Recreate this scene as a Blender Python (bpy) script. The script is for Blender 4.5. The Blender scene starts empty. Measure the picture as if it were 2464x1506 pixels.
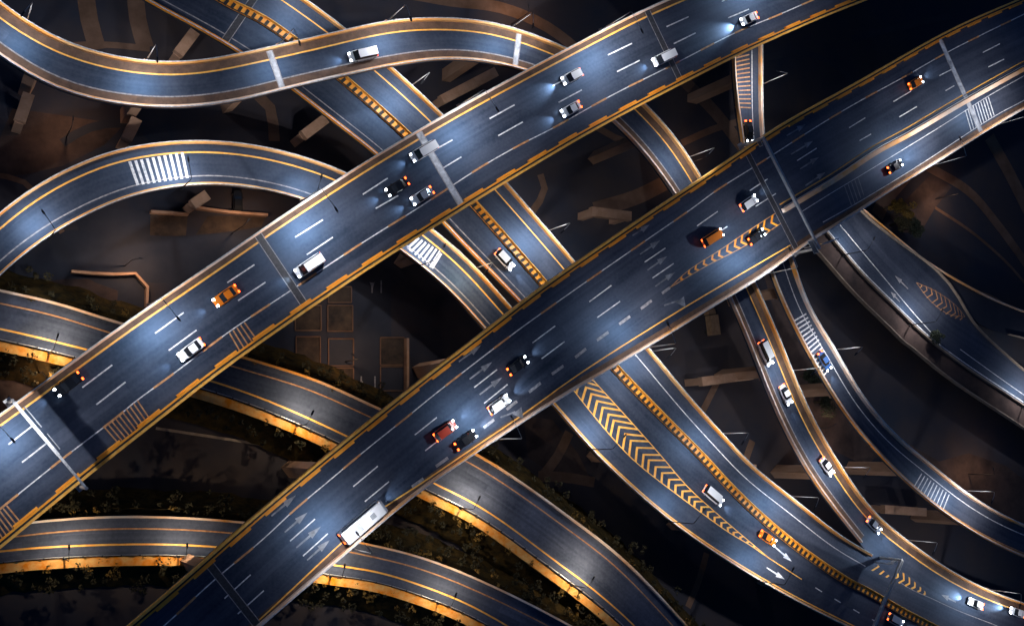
import bpy, bmesh, math, random
from mathutils import Vector, Matrix
random.seed(7)
SC = bpy.context.scene
COL = SC.collection
R = math.radians

# ------------------------------------------------------------------ camera
CX, CY, F = 1232.0, 753.0, 3000.0          # picture centre and focal length, in units of a 2464 x 1506 picture
VX, VY = -230.0, 1080.0                    # where straight down falls in that picture
ZC = 238.0                                 # drone height
_n = -Vector((VX - CX, -(VY - CY), -F)).normalized()
_x = (Vector((1, 0, 0)) - _n * _n.x).normalized()
_y = _n.cross(_x)
ROT = Matrix((_x, _y, _n))                 # camera space -> world
cam_d = bpy.data.cameras.new('camera')
cam_d.sensor_width = 36.0
cam_d.lens = 36.0 * F / 2464.0
cam_d.clip_start = 1.0
cam_d.clip_end = 3000
cam = bpy.data.objects.new('camera', cam_d)
COL.objects.link(cam)
cam.matrix_world = Matrix.Translation((0, 0, ZC)) @ ROT.to_4x4()
SC.camera = cam

# ------------------------------------------------------------------ night sky: sun well down, only a dim blue rest of light
world = bpy.data.worlds.new('World')
SC.world = world
world.use_nodes = True
wn = world.node_tree
sky = wn.nodes.new('ShaderNodeTexSky')
sky.sky_type = 'NISHITA'
sky.sun_disc = False
sky.sun_elevation = R(3)
sky.ozone_density = 6.0
sky.sun_rotation = R(40)
wn.links.new(sky.outputs[0], wn.nodes['Background'].inputs[0])
wn.nodes['Background'].inputs[1].default_value = 0.085
sd = bpy.data.lights.new('moon_sun', 'SUN')
sd.energy = 0.02
sd.angle = R(0.5)
sd.color = (0.75, 0.85, 1.0)
so = bpy.data.objects.new('moon_sun', sd)
so.rotation_euler = (R(40), 0, R(150))
COL.objects.link(so)
SC.view_settings.view_transform = 'Standard'
SC.view_settings.look = 'None'
SC.view_settings.exposure = 0.0
SC.view_settings.gamma = 1.0
SC.cycles.max_bounces = 4
LAMP_W, WARM_W, CAR_W = 9800.0, 9000.0, 1500.0


def W(px, py, z=0.0):
    """the point of height z seen at picture position (px, py)"""
    r = ROT @ Vector((px - CX, -(py - CY), -F))
    k = (z - ZC) / r.z
    return Vector((r.x * k, r.y * k, z))


# ------------------------------------------------------------------ materials
def mat(name, col, rough=0.6, metal=0.0, emit=None, es=0.0, noise=None, nscale=1.0, col2=None, bump=0.0, spec=0.5, stretch=None, uv=False):
    m = bpy.data.materials.new(name)
    m.use_nodes = True
    nt = m.node_tree
    b = nt.nodes['Principled BSDF']
    b.inputs['Base Color'].default_value = (*col, 1)
    b.inputs['Roughness'].default_value = rough
    b.inputs['Metallic'].default_value = metal
    b.inputs['Specular IOR Level'].default_value = spec
    if emit:
        b.inputs['Emission Color'].default_value = (*emit, 1)
        b.inputs['Emission Strength'].default_value = es
    if col2:
        tc = nt.nodes.new('ShaderNodeTexCoord')
        mp = nt.nodes.new('ShaderNodeMapping')
        if stretch:
            mp.inputs['Scale'].default_value = stretch
        n = nt.nodes.new('ShaderNodeTexNoise')
        n.inputs['Scale'].default_value = nscale
        n.inputs['Detail'].default_value = 5
        n.inputs['Roughness'].default_value = 0.65
        r = nt.nodes.new('ShaderNodeValToRGB')
        r.color_ramp.elements[0].position = 0.35
        r.color_ramp.elements[1].position = 0.68
        r.color_ramp.elements[0].color = (*col, 1)
        r.color_ramp.elements[1].color = (*col2, 1)
        nt.links.new(tc.outputs['UV' if uv else 'Object'], mp.inputs[0])
        nt.links.new(mp.outputs[0], n.inputs['Vector'])
        nt.links.new(n.outputs[0], r.inputs[0])
        nt.links.new(r.outputs[0], b.inputs['Base Color'])
        if bump:
            bn = nt.nodes.new('ShaderNodeBump')
            bn.inputs['Strength'].default_value = bump
            nt.links.new(n.outputs[0], bn.inputs['Height'])
            nt.links.new(bn.outputs[0], b.inputs['Normal'])
    return m


def asphalt(name, c1, c2, rough=0.5, tint=(0.28, 0.55, 1.0), spec=0.7):
    """worn asphalt: streaks that run along the lanes, patches, fine grain"""
    m = bpy.data.materials.new(name)
    m.use_nodes = True
    nt = m.node_tree
    b = nt.nodes['Principled BSDF']
    tc = nt.nodes.new('ShaderNodeTexCoord')
    mp = nt.nodes.new('ShaderNodeMapping')
    mp.inputs['Scale'].default_value = (0.9, 0.012, 1)
    n1 = nt.nodes.new('ShaderNodeTexNoise'); n1.inputs['Scale'].default_value = 1.0; n1.inputs['Detail'].default_value = 4
    n2 = nt.nodes.new('ShaderNodeTexNoise'); n2.inputs['Scale'].default_value = 0.09; n2.inputs['Detail'].default_value = 4
    n3 = nt.nodes.new('ShaderNodeTexNoise'); n3.inputs['Scale'].default_value = 1.8; n3.inputs['Detail'].default_value = 8
    a1 = nt.nodes.new('ShaderNodeMath'); a1.operation = 'MULTIPLY_ADD'; a1.inputs[1].default_value = 0.75
    a2 = nt.nodes.new('ShaderNodeMath'); a2.operation = 'MULTIPLY_ADD'; a2.inputs[1].default_value = 0.45
    r = nt.nodes.new('ShaderNodeValToRGB')
    r.color_ramp.elements[0].position = 0.72; r.color_ramp.elements[0].color = (*c1, 1)
    r.color_ramp.elements[1].position = 1.28 if False else 1.0; r.color_ramp.elements[1].color = (*c2, 1)
    nt.links.new(tc.outputs['UV'], mp.inputs[0]); nt.links.new(mp.outputs[0], n1.inputs['Vector'])
    nt.links.new(tc.outputs['Object'], n2.inputs['Vector']); nt.links.new(tc.outputs['Object'], n3.inputs['Vector'])
    nt.links.new(n1.outputs[0], a1.inputs[0]); nt.links.new(n2.outputs[0], a1.inputs[2])
    nt.links.new(n3.outputs[0], a2.inputs[0]); nt.links.new(a1.outputs[0], a2.inputs[2])
    hf = nt.nodes.new('ShaderNodeMath'); hf.operation = 'MULTIPLY'; hf.inputs[1].default_value = 0.5
    r.color_ramp.elements[0].position = 0.40; r.color_ramp.elements[1].position = 0.68
    nt.links.new(a2.outputs[0], hf.inputs[0]); nt.links.new(hf.outputs[0], r.inputs[0])
    # resurfaced stretches, one lane wide
    mq = nt.nodes.new('ShaderNodeMapping'); mq.inputs['Scale'].default_value = (0.28, 0.035, 1)
    vo = nt.nodes.new('ShaderNodeTexVoronoi'); vo.distance = 'CHEBYCHEV'; vo.inputs['Randomness'].default_value = 0.6; vo.inputs['Scale'].default_value = 1.0
    bw = nt.nodes.new('ShaderNodeRGBToBW'); mr = nt.nodes.new('ShaderNodeMapRange'); mr.inputs[3].default_value = 0.72; mr.inputs[4].default_value = 1.22
    mx = nt.nodes.new('ShaderNodeVectorMath'); mx.operation = 'SCALE'
    nt.links.new(tc.outputs['UV'], mq.inputs[0]); nt.links.new(mq.outputs[0], vo.inputs['Vector']); nt.links.new(vo.outputs['Color'], bw.inputs[0])
    nt.links.new(bw.outputs[0], mr.inputs[0]); nt.links.new(r.outputs[0], mx.inputs[0]); nt.links.new(mr.outputs[0], mx.inputs['Scale'])
    nt.links.new(mx.outputs[0], b.inputs['Base Color'])
    b.inputs['Roughness'].default_value = rough
    b.inputs['Specular IOR Level'].default_value = spec
    b.inputs['Specular Tint'].default_value = (*tint, 1)  # blue of the lamp reflections is put into the surface tint
    bn = nt.nodes.new('ShaderNodeBump'); bn.inputs['Strength'].default_value = 0.25; bn.inputs['Distance'].default_value = 0.02
    nt.links.new(n3.outputs[0], bn.inputs['Height']); nt.links.new(bn.outputs[0], b.inputs['Normal'])
    return m


M = dict(
    asphalt=asphalt('asphalt', (0.014, 0.016, 0.023), (0.066, 0.072, 0.094), 0.52),
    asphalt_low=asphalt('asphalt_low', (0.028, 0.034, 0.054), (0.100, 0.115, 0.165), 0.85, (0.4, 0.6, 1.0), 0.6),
    asphalt_old=asphalt('asphalt_old', (0.015, 0.017, 0.025), (0.070, 0.076, 0.098), 0.52),
    concrete=mat('concrete', (0.30, 0.22, 0.155), 0.8, col2=(0.42, 0.33, 0.25), nscale=0.8),
    pier=mat('pier_concrete', (0.34, 0.19, 0.11), 0.85, col2=(0.48, 0.29, 0.19), nscale=0.4, stretch=(1, 1, 0.3)),
    cap_white=mat('pale_cap', (0.92, 0.38, 0.06), 0.6, col2=(0.95, 0.88, 0.80), nscale=0.07),  # pale concrete with the orange edge glow mixed into its colour
    cap_warm=mat('amber_lit_cap', (0.92, 0.33, 0.035), 0.6, col2=(0.95, 0.60, 0.27), nscale=0.08),  # orange glow of the lit edges put into the cap colour
    gutter=mat('gutter', (0.07, 0.038, 0.024), 0.7, col2=(0.15, 0.085, 0.052), nscale=0.6),
    white=mat('white_paint', (0.38, 0.40, 0.43), 0.5, col2=(0.88, 0.88, 0.88), nscale=1.6),
    white_worn=mat('worn_white_paint', (0.16, 0.16, 0.18), 0.6, col2=(0.42, 0.40, 0.40), nscale=1.5),
    arrow=mat('arrow_paint', (0.09, 0.10, 0.12), 0.6, col2=(0.32, 0.34, 0.38), nscale=0.5),
    yellow=mat('yellow_paint', (0.88, 0.38, 0.04), 0.5, col2=(0.98, 0.58, 0.15), nscale=1.2),
    yellow_worn=mat('worn_yellow_paint', (0.35, 0.15, 0.05), 0.6, col2=(0.65, 0.36, 0.16), nscale=1.0),
    orange=mat('orange_paint', (0.92, 0.31, 0.012), 0.5, col2=(0.98, 0.44, 0.05), nscale=0.7),
    joint=mat('joint_dark', (0.018, 0.020, 0.026), 0.6, col2=(0.05, 0.05, 0.06), nscale=2),
    joint_pale=mat('joint_pale', (0.12, 0.14, 0.18), 0.4, col2=(0.70, 0.74, 0.80), nscale=0.35),  # reflections of the steel joint given as whiter patches of colour
    steel=mat('galvanised', (0.50, 0.50, 0.50), 0.4, 0.6, col2=(0.65, 0.65, 0.64), nscale=3),
    dark=mat('dark_steel', (0.02, 0.02, 0.022), 0.5, col2=(0.035, 0.035, 0.04), nscale=3),
    black=mat('black_rubber', (0.012, 0.012, 0.012), 0.7, col2=(0.02, 0.02, 0.02), nscale=5),
    signback=mat('sign_back', (0.30, 0.33, 0.36), 0.5, col2=(0.42, 0.44, 0.46), nscale=2),
    signblue=mat('sign_blue', (0.02, 0.035, 0.06), 0.4, col2=(0.03, 0.045, 0.075), nscale=3),
    lens=mat('lamp_lens', (0.9, 0.9, 0.9), 0.3, emit=(0.8, 0.9, 1.0), es=25),
    ground=mat('ground', (0.028, 0.036, 0.056), 0.95, col2=(0.075, 0.056, 0.050), nscale=0.03, spec=0.1),
    dirt=mat('dirt', (0.035, 0.028, 0.028), 0.95, col2=(0.11, 0.075, 0.065), nscale=0.10, spec=0.1),
    slab=mat('slab', (0.03, 0.026, 0.026), 0.9, col2=(0.10, 0.07, 0.05), nscale=0.25, spec=0.1),
    ground_road=mat('ground_road', (0.024, 0.028, 0.042), 0.8, col2=(0.04, 0.042, 0.055), nscale=0.1, spec=0.2),
    track=mat('track', (0.12, 0.070, 0.045), 0.9, col2=(0.22, 0.135, 0.095), nscale=0.12, spec=0.1),
    grass=mat('verge_grass', (0.018, 0.016, 0.010), 0.95, col2=(0.07, 0.045, 0.014), nscale=0.6, spec=0.05),
    verge_glow=mat('verge_glow', (0.92, 0.28, 0.015), 0.95, col2=(0.95, 0.60, 0.22), nscale=0.5, spec=0.05),  # amber glow along the verge put into the base colour
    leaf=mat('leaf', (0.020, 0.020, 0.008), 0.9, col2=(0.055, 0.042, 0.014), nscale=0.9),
    leaf_lit=mat('leaf_lit', (0.09, 0.06, 0.010), 0.8, col2=(0.28, 0.15, 0.02), nscale=0.9),  # orange lamplight on the foliage put into the leaf colour
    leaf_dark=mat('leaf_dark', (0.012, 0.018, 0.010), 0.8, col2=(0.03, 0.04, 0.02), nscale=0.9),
    bark=mat('bark', (0.05, 0.035, 0.022), 0.9, col2=(0.09, 0.065, 0.045), nscale=4),
    car_white=mat('car_white', (0.80, 0.82, 0.84), 0.25, col2=(0.86, 0.87, 0.88), nscale=0.5),
    car_orange=mat('car_orange', (0.80, 0.20, 0.01), 0.3, col2=(0.85, 0.24, 0.02), nscale=0.5),
    car_dark=mat('car_dark', (0.012, 0.014, 0.018), 0.2, col2=(0.018, 0.02, 0.025), nscale=0.5),
    car_silver=mat('car_silver', (0.45, 0.50, 0.58), 0.25, 0.3, col2=(0.5, 0.55, 0.62), nscale=0.5),
    car_red=mat('car_red', (0.55, 0.045, 0.015), 0.3, col2=(0.62, 0.06, 0.02), nscale=0.5),
    car_blue=mat('car_blue', (0.03, 0.08, 0.22), 0.25, col2=(0.04, 0.10, 0.26), nscale=0.5),
    glass=mat('car_glass', (0.015, 0.018, 0.022), 0.08, col2=(0.02, 0.022, 0.026), nscale=1),
    head=mat('headlight', (1, 1, 1), 0.2, emit=(0.80, 0.90, 1.0), es=28),
    tail=mat('taillight', (0.8, 0.05, 0.02), 0.3, emit=(1.0, 0.10, 0.015), es=9),
    cargo=mat('cargo', (0.25, 0.15, 0.08), 0.8, col2=(0.4, 0.25, 0.14), nscale=1),
)


# ------------------------------------------------------------------ object helpers
def obj(name, verts, faces, m, parent=None, uvs=None, smooth=False):
    me = bpy.data.meshes.new(name)
    me.from_pydata([tuple(v) for v in verts], [], faces)
    if uvs:
        l = me.uv_layers.new(name='UVMap')
        for li, lp in enumerate(me.loops):
            l.data[li].uv = uvs[lp.vertex_index]
    if smooth:
        for p in me.polygons:
            p.use_smooth = True
    me.materials.append(m)
    me.update()
    o = bpy.data.objects.new(name, me)
    COL.objects.link(o)
    if parent:
        o.parent = parent
        o.matrix_parent_inverse = Matrix.Translation(-parent.location) if False else Matrix()
        if parent.type == 'EMPTY' or parent.parent is None:
            o.location = -parent.location if parent.get('world_children') else (0, 0, 0)
    return o


def thing(name, label, cat, loc=(0, 0, 0), rz=0.0, group=None, world_children=False, kind=None):
    o = bpy.data.objects.new(name, None)
    COL.objects.link(o)
    o.empty_display_size = 0.5
    o.location = loc
    o.rotation_euler = (0, 0, rz)
    if label: o['label'] = label
    if cat: o['category'] = cat
    if group: o['group'] = group
    if kind: o['kind'] = kind
    if world_children: o['world_children'] = 1
    return o


def tag(o, label=None, cat=None, group=None, kind=None):
    if label: o['label'] = label
    if cat: o['category'] = cat
    if group: o['group'] = group
    if kind: o['kind'] = kind
    return o


class MB:
    def __init__(s): s.v = []; s.f = []
    def box(s, x0, x1, y0, y1, z0, z1):
        n = len(s.v)
        s.v += [Vector(p) for p in ((x0, y0, z0), (x1, y0, z0), (x1, y1, z0), (x0, y1, z0), (x0, y0, z1), (x1, y0, z1), (x1, y1, z1), (x0, y1, z1))]
        s.f += [tuple(n + i for i in q) for q in ((0, 3, 2, 1), (4, 5, 6, 7), (0, 1, 5, 4), (1, 2, 6, 5), (2, 3, 7, 6), (3, 0, 4, 7))]
        return s
    def bar(s, a, b, w, h=None, up=Vector((0, 0, 1))):
        a, b = Vector(a), Vector(b)
        h = h or w
        d = (b - a).normalized()
        if abs(d.dot(up)) > 0.98: up = Vector((1, 0, 0))
        sx = d.cross(up).normalized() * w / 2
        sy = sx.cross(d).normalized() * h / 2
        n = len(s.v)
        for p in (a, b):
            s.v += [p - sx - sy, p + sx - sy, p + sx + sy, p - sx + sy]
        s.f += [tuple(n + i for i in q) for q in ((0, 3, 2, 1), (4, 5, 6, 7), (0, 1, 5, 4), (1, 2, 6, 5), (2, 3, 7, 6), (3, 0, 4, 7))]
        return s
    def tube(s, pts, rad, k=8):
        pts = [Vector(p) for p in pts]
        if not hasattr(rad, '__len__'): rad = [rad] * len(pts)
        n0 = len(s.v)
        for i, p in enumerate(pts):
            d = (pts[min(i + 1, len(pts) - 1)] - pts[max(i - 1, 0)]).normalized()
            u = Vector((0, 0, 1)) if abs(d.z) < 0.95 else Vector((1, 0, 0))
            a = d.cross(u).normalized(); b = d.cross(a)
            for j in range(k):
                t = 2 * math.pi * j / k
                s.v.append(p + (a * math.cos(t) + b * math.sin(t)) * rad[i])
        for i in range(len(pts) - 1):
            for j in range(k):
                q = n0 + i * k + j; r = n0 + i * k + (j + 1) % k
                s.f.append((q, r, r + k, q + k))
        s.f.append(tuple(n0 + j for j in range(k))[::-1])
        e = n0 + (len(pts) - 1) * k
        s.f.append(tuple(e + j for j in range(k)))
        return s
    def poly(s, pts, z=None, flip=False):
        n = len(s.v)
        for p in pts: s.v.append(Vector((p[0], p[1], p[2] if z is None else z)))
        a = sum(pts[i][0] * pts[(i + 1) % len(pts)][1] - pts[(i + 1) % len(pts)][0] * pts[i][1] for i in range(len(pts)))
        idx = tuple(range(n, n + len(pts)))
        s.f.append(idx if a > 0 else idx[::-1])
        return s
    def prism(s, pts, z0, z1):
        a = sum(pts[i][0] * pts[(i + 1) % len(pts)][1] - pts[(i + 1) % len(pts)][0] * pts[i][1] for i in range(len(pts)))
        if a < 0: pts = pts[::-1]
        n = len(s.v); k = len(pts)
        for z in (z0, z1):
            for p in pts: s.v.append(Vector((p[0], p[1], z)))
        s.f.append(tuple(range(n, n + k))[::-1]); s.f.append(tuple(range(n + k, n + 2 * k)))
        for i in range(k):
            j = (i + 1) % k
            s.f.append((n + i, n + j, n + k + j, n + k + i))
        return s
    def strip(s, path, w, dz=0.0):
        """flat ribbon along path"""
        N = normals(path); n = len(s.v)
        for p, q in zip(path, N):
            s.v += [p + q * w / 2 + Vector((0, 0, dz)), p - q * w / 2 + Vector((0, 0, dz))]
        for i in range(len(path) - 1):
            a = n + 2 * i
            s.f.append((a, a + 1, a + 3, a + 2))
        return s
    def wall(s, path, w, z0, z1):
        """box section swept along path; z0, z1 above the path"""
        N = normals(path); n = len(s.v)
        for p, q in zip(path, N):
            for sx, z in ((1, z0), (-1, z0), (-1, z1), (1, z1)):
                s.v.append(p + q * (sx * w / 2) + Vector((0, 0, z)))
        for i in range(len(path) - 1):
            for j in range(4):
                a = n + 4 * i + j; b = n + 4 * i + (j + 1) % 4
                s.f.append((a, a + 4, b + 4, b))
        s.f.append((n, n + 1, n + 2, n + 3))
        e = n + 4 * (len(path) - 1)
        s.f.append((e + 3, e + 2, e + 1, e))
        return s
    def build(s, name, m, parent=None, smooth=False):
        return obj(name, s.v, s.f, m, parent, smooth=smooth)


def normals(path):
    out = []
    for i in range(len(path)):
        d = path[min(i + 1, len(path) - 1)] - path[max(i - 1, 0)]
        d = Vector((d.x, d.y, 0))
        d = d.normalized() if d.length > 1e-6 else Vector((1, 0, 0))
        out.append(Vector((-d.y, d.x, 0)))
    return out


def catmull(P, k=14):
    """dense centripetal Catmull-Rom through 2-D points"""
    P = [Vector((p[0], p[1])) for p in P]
    if len(P) == 2:
        return [P[0].lerp(P[1], i / k) for i in range(k + 1)]
    Q = [P[0] * 2 - P[1]] + P + [P[-1] * 2 - P[-2]]
    out = []
    for i in range(1, len(Q) - 2):
        p0, p1, p2, p3 = Q[i - 1:i + 3]
        t0 = 0; t1 = t0 + (p1 - p0).length ** .5; t2 = t1 + (p2 - p1).length ** .5; t3 = t2 + (p3 - p2).length ** .5
        for j in range(k):
            t = t1 + (t2 - t1) * j / k
            a1 = p0 * ((t1 - t) / (t1 - t0)) + p1 * ((t - t0) / (t1 - t0))
            a2 = p1 * ((t2 - t) / (t2 - t1)) + p2 * ((t - t1) / (t2 - t1))
            a3 = p2 * ((t3 - t) / (t3 - t2)) + p3 * ((t - t2) / (t3 - t2))
            b1 = a1 * ((t2 - t) / (t2 - t0)) + a2 * ((t - t0) / (t2 - t0))
            b2 = a2 * ((t3 - t) / (t3 - t1)) + a3 * ((t - t1) / (t3 - t1))
            out.append(b1 * ((t2 - t) / (t2 - t1)) + b2 * ((t - t1) / (t2 - t1)))
    out.append(P[-1])
    return out


def resample(path, step):
    L = [0.0]
    for a, b in zip(path, path[1:]): L.append(L[-1] + (b - a).length)
    n = max(2, int(round(L[-1] / step)) + 1)
    out = []; j = 0
    for i in range(n):
        s = L[-1] * i / (n - 1)
        while j < len(path) - 2 and L[j + 1] < s: j += 1
        d = L[j + 1] - L[j]
        out.append(path[j].lerp(path[j + 1], 0 if d < 1e-9 else (s - L[j]) / d))
    return out


def zfun(z, f):
    if not hasattr(z, '__len__'): return z
    for (f0, z0), (f1, z1) in zip(z, z[1:]):
        if f <= f1:
            k = max(0, (f - f0) / (f1 - f0)); k = k * k * (3 - 2 * k)
            return z0 + (z1 - z0) * k
    return z[-1][1]


def smooth(path, rounds):
    for _ in range(rounds):
        path = [path[0]] + [(a + b * 2 + c) / 4 for a, b, c in zip(path, path[1:], path[2:])] + [path[-1]]
    return path


def trace(pts, z, step=1.5, sm=0):
    d = catmull(pts)
    T = [0.0]
    for a, b in zip(d, d[1:]): T.append(T[-1] + (b - a).length)
    w = [W(p.x, p.y, zfun(z, t / T[-1])) for p, t in zip(d, T)]
    p = resample(w, 1.0 if sm else step)
    return resample(smooth(p, sm), step) if sm else p


class Ribbon:
    """road surface between two traced edges"""
    def __init__(s, L, Rr, z, step=2.0, sm=40):
        s.z = z
        s.L = trace(L, z, step, sm)
        Rd = trace(Rr, z, 0.5, sm)
        s.R = []; last = 0
        for p in s.L:
            best = min(range(last, len(Rd)), key=lambda k: (Rd[k].xy - p.xy).length_squared)
            last = best; q = Rd[best].copy(); q.z = p.z
            s.R.append(q)
        s.n = len(s.L)
        s.len = [0.0]
        for a, b in zip(s.L, s.L[1:]): s.len.append(s.len[-1] + (b - a).length)
    def line(s, t, d=0.0, i0=0, i1=None):
        """path at fraction t of the width, shifted d metres towards the right edge"""
        out = []
        for a, b in list(zip(s.L, s.R))[i0:i1]:
            u = (b - a); w = u.length; u = u / max(w, 1e-6)
            out.append(a + (b - a) * t + u * d)
        return out
    def near(s, px, py, z=None):
        p = W(px, py, s.L[0].z if z is None else z)
        for _ in range(3):
            i = min(range(s.n), key=lambda k: ((s.L[k].xy + s.R[k].xy) / 2 - p.xy).length_squared)
            p = W(px, py, s.L[i].z)
        return i, p
    def tangent(s, i):
        a = (s.L[max(i - 1, 0)] + s.R[max(i - 1, 0)]) / 2; b = (s.L[min(i + 1, s.n - 1)] + s.R[min(i + 1, s.n - 1)]) / 2
        return (b - a).normalized()
    def deck(s, m, parent, thick=1.9, inset=1.6):
        v = []; f = []; uv = []
        for i, (a, b) in enumerate(zip(s.L, s.R)):
            u = (b - a).normalized() if (b - a).length > 1e-3 else Vector((1, 0, 0)); w = (b - a).length
            row = [(a, 0), (a.lerp(b, 0.5), 0), (b, 0), (b, -0.45), (b - u * min(inset, w * .3), -thick), (a + u * min(inset, w * .3), -thick), (a, -0.45)]
            for k, (p, dz) in enumerate(row):
                v.append(p + Vector((0, 0, dz))); uv.append(((0, w / 2, w, w, w, 0, 0)[k], s.len[i]))
        for i in range(s.n - 1):
            for k in range(7):
                p = i * 7 + k; q = i * 7 + (k + 1) % 7
                f.append((p, p + 7, q + 7, q))
        f.append(tuple(range(7))); f.append(tuple(range((s.n - 1) * 7, s.n * 7))[::-1])
        o = obj('deck', v, f, m, parent, uv)
        # make normals consistent
        bm = bmesh.new(); bm.from_mesh(o.data); bmesh.ops.recalc_face_normals(bm, faces=bm.faces); bm.to_mesh(o.data); bm.free()
        return o


def parapets(rib, parent, left='cap_warm', right='cap_warm', lr=(0, None), rr=(0, None), h=0.95, gut=1.3):
    for side, mm, rg in ((0, left, lr), (1, right, rr)):
        if not mm: continue
        sg = 1 if side == 0 else -1
        path = rib.line(side, sg * 0.28, rg[0], rg[1])
        MB().wall(path, 0.40, 0.0, h).build('parapet', M[mm], parent)
        MB().wall(rib.line(side, sg * 0.10, rg[0], rg[1]), 0.15, h + 0.12, h + 0.24).build('handrail', M['white'], parent)  # white rail carries the bright core of the glowing edge
        if gut:
            MB().strip(rib.line(side, sg * (0.5 + gut / 2), rg[0], rg[1]), gut - 0.02, 0.006).build('gutter', M['gutter'], parent)


def edge_line(rib, parent, t, d, m='yellow', w=0.22, i0=0, i1=None, dz=0.016):
    return MB().strip(rib.line(t, d, i0, i1), w * 1.3, dz).build('edge_line', M[m], parent)


def mark_lines(parent, name, segs, z, w, m, dz=0.016):
    for s in segs:
        MB().strip(trace(s, z, 2.0), w, dz).build(name, M[m], parent)


def arrow_marks(parent, segs, z, m, w=0.32, dz=0.02, turn=()):
    for k, (a, b) in enumerate(segs):
        mb = MB()
        A, B = W(*a, z), W(*b, z)
        d = (B - A); L = d.length; d = d / L; n = Vector((-d.y, d.x, 0)); hd = min(2.2, L * .42)
        zz = z + dz
        if k in turn:
            c = A + d * (L - 1.3)
            mb.poly([A + n * w / 2, A - n * w / 2, c - n * w / 2, c + n * w / 2], zz)
            e = c - n * 0.16 + d * 0.3
            mb.poly([e + d * 1.2 + n * 0.6, e - d * 1.0 - n * 0.1, e - n * 1.6 + d * 0.9], zz + 0.003)
        else:
            c = B - d * hd
            mb.poly([A + n * w * .4, A - n * w * .4, c - n * w * .6, c + n * w * .6], zz)
            mb.poly([c + n * 0.62 - d * .2, c - n * 0.62 - d * .2, B], zz + 0.003)
        mb.build('arrow_marking', M[m], parent)


def stripes(parent, A0, A1, B0, B1, n, z, w, m, name='speed_hump_stripe', dz=0.018, curveA=None, curveB=None):
    """n bars from line A (A0..A1) across to line B (B0..B1)"""
    for k in range(n):
        t = k / (n - 1)
        a = W(A0[0] + (A1[0] - A0[0]) * t, A0[1] + (A1[1] - A0[1]) * t, z)
        b = W(B0[0] + (B1[0] - B0[0]) * t, B0[1] + (B1[1] - B0[1]) * t, z)
        if (b - a).length < .3: continue
        MB().strip([a, a.lerp(b, .5), b], w, dz).build(name, M[m], parent)


def joint(rib, parent, px, py, m='joint', w=1.1, plates=True):
    i, p = rib.near(px, py)
    i = max(1, min(i, rib.n - 2))
    a, b = rib.L[i], rib.R[i]
    u = (b - a).normalized(); a = a + u * 0.52; b = b - u * 0.52
    MB().strip([a, a.lerp(b, .5), b], w, 0.03).build('expansion_joint', M[m], parent)
    if plates:
        d = Vector((-u.y, u.x, 0)); mb = MB()
        for sg in (-1, 1):
            mb.strip([a + d * sg * (w / 2 + .1), b + d * sg * (w / 2 + .1)], 0.14, 0.034)
        mb.build('joint_edge', M['white_worn'], parent)


def pier(rib, parent, px, py, single=True, wx=2.6, wy=1.9):
    i, p = rib.near(px, py)
    a, b = rib.L[i], rib.R[i]
    c = (a + b) / 2; u = (b - a).normalized(); w = (b - a).length; d = Vector((-u.y, u.x, 0))
    z = a.z - 1.93
    def q(cc, hx, hy): return [cc + u * hx + d * hy, cc - u * hx + d * hy, cc - u * hx - d * hy, cc + u * hx - d * hy]
    mb = MB()
    cs = [c] if single else [c - u * w * .27, c + u * w * .27]
    for cc in cs:
        mb.prism(q(cc, wx / 2, wy / 2), 0, z - 1.4)
    o = mb.build('pier', M['pier'], parent)
    hw = min(w * .42, 9) if not single else max(wx * .8, w * .33)
    cap = MB(); n = len(cap.v)
    # tapered cap beam
    lo = q(c, (w * .27 + wx / 2) if not single else wx / 2, wy / 2 + .1); hi = q(c, hw, wy / 2 + .1)
    for P, zz in ((lo, z - 1.4), (hi, z - .7), (hi, z)):
        for t in P: cap.v.append(Vector((t.x, t.y, zz)))
    cap.f += [(3, 2, 1, 0), (8, 9, 10, 11)]
    for r0 in (0, 4):
        for k in range(4): cap.f.append((r0 + k, r0 + (k + 1) % 4, r0 + 4 + (k + 1) % 4, r0 + 4 + k))
    cap.build('cap_beam', M['pier'], o)


# ------------------------------------------------------------------ ground
g = 420
gd = obj('ground', [(-g + 60, -g, 0), (g + 300, -g, 0), (g + 300, g + 60, 0), (-g + 60, g + 60, 0)], [(0, 1, 2, 3)], M['ground'])
gd['kind'] = 'structure'


def patch(name, pts, m, dz, z=0.0):
    o = MB().poly([W(x, y, z) for x, y in pts], z + dz).build(name, M[m])
    o['kind'] = 'structure'
    return o


def gpath(name, pts, wm, m, dz):
    o = MB().strip(trace(pts, 0.0, 3), wm, dz).build(name, M[m])
    o['kind'] = 'structure'
    return o


patch('dirt_ground', [(-40, 660), (60, 600), (150, 560), (260, 585), (430, 590), (660, 560), (640, 640), (480, 668), (320, 670), (190, 650), (160, 655), (280, 690), (285, 720), (220, 740), (110, 710), (-40, 690)], 'dirt', 0.02)
patch('dirt_ground', [(-40, 860), (60, 850), (150, 880), (130, 960), (-40, 1010)], 'dirt', 0.02)
patch('dirt_ground', [(30, 260), (160, 280), (300, 300), (250, 350), (150, 400), (60, 420), (-40, 430)], 'dirt', 0.02)
patch('dirt_ground', [(1810, 560), (1890, 580), (2010, 900), (2080, 1060), (2140, 1080), (2080, 1120), (1960, 1060), (1890, 850)], 'dirt', 0.02)
patch('dirt_ground', [(2140, 520), (2240, 420), (2290, 450), (2250, 500), (2215, 560), (2170, 560)], 'dirt', 0.02)
patch('dirt_ground', [(2190, 1070), (2260, 1110), (2330, 1090), (2420, 1120), (2500, 1180), (2500, 1290), (2400, 1240), (2290, 1190), (2180, 1120)], 'dirt', 0.02)
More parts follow.
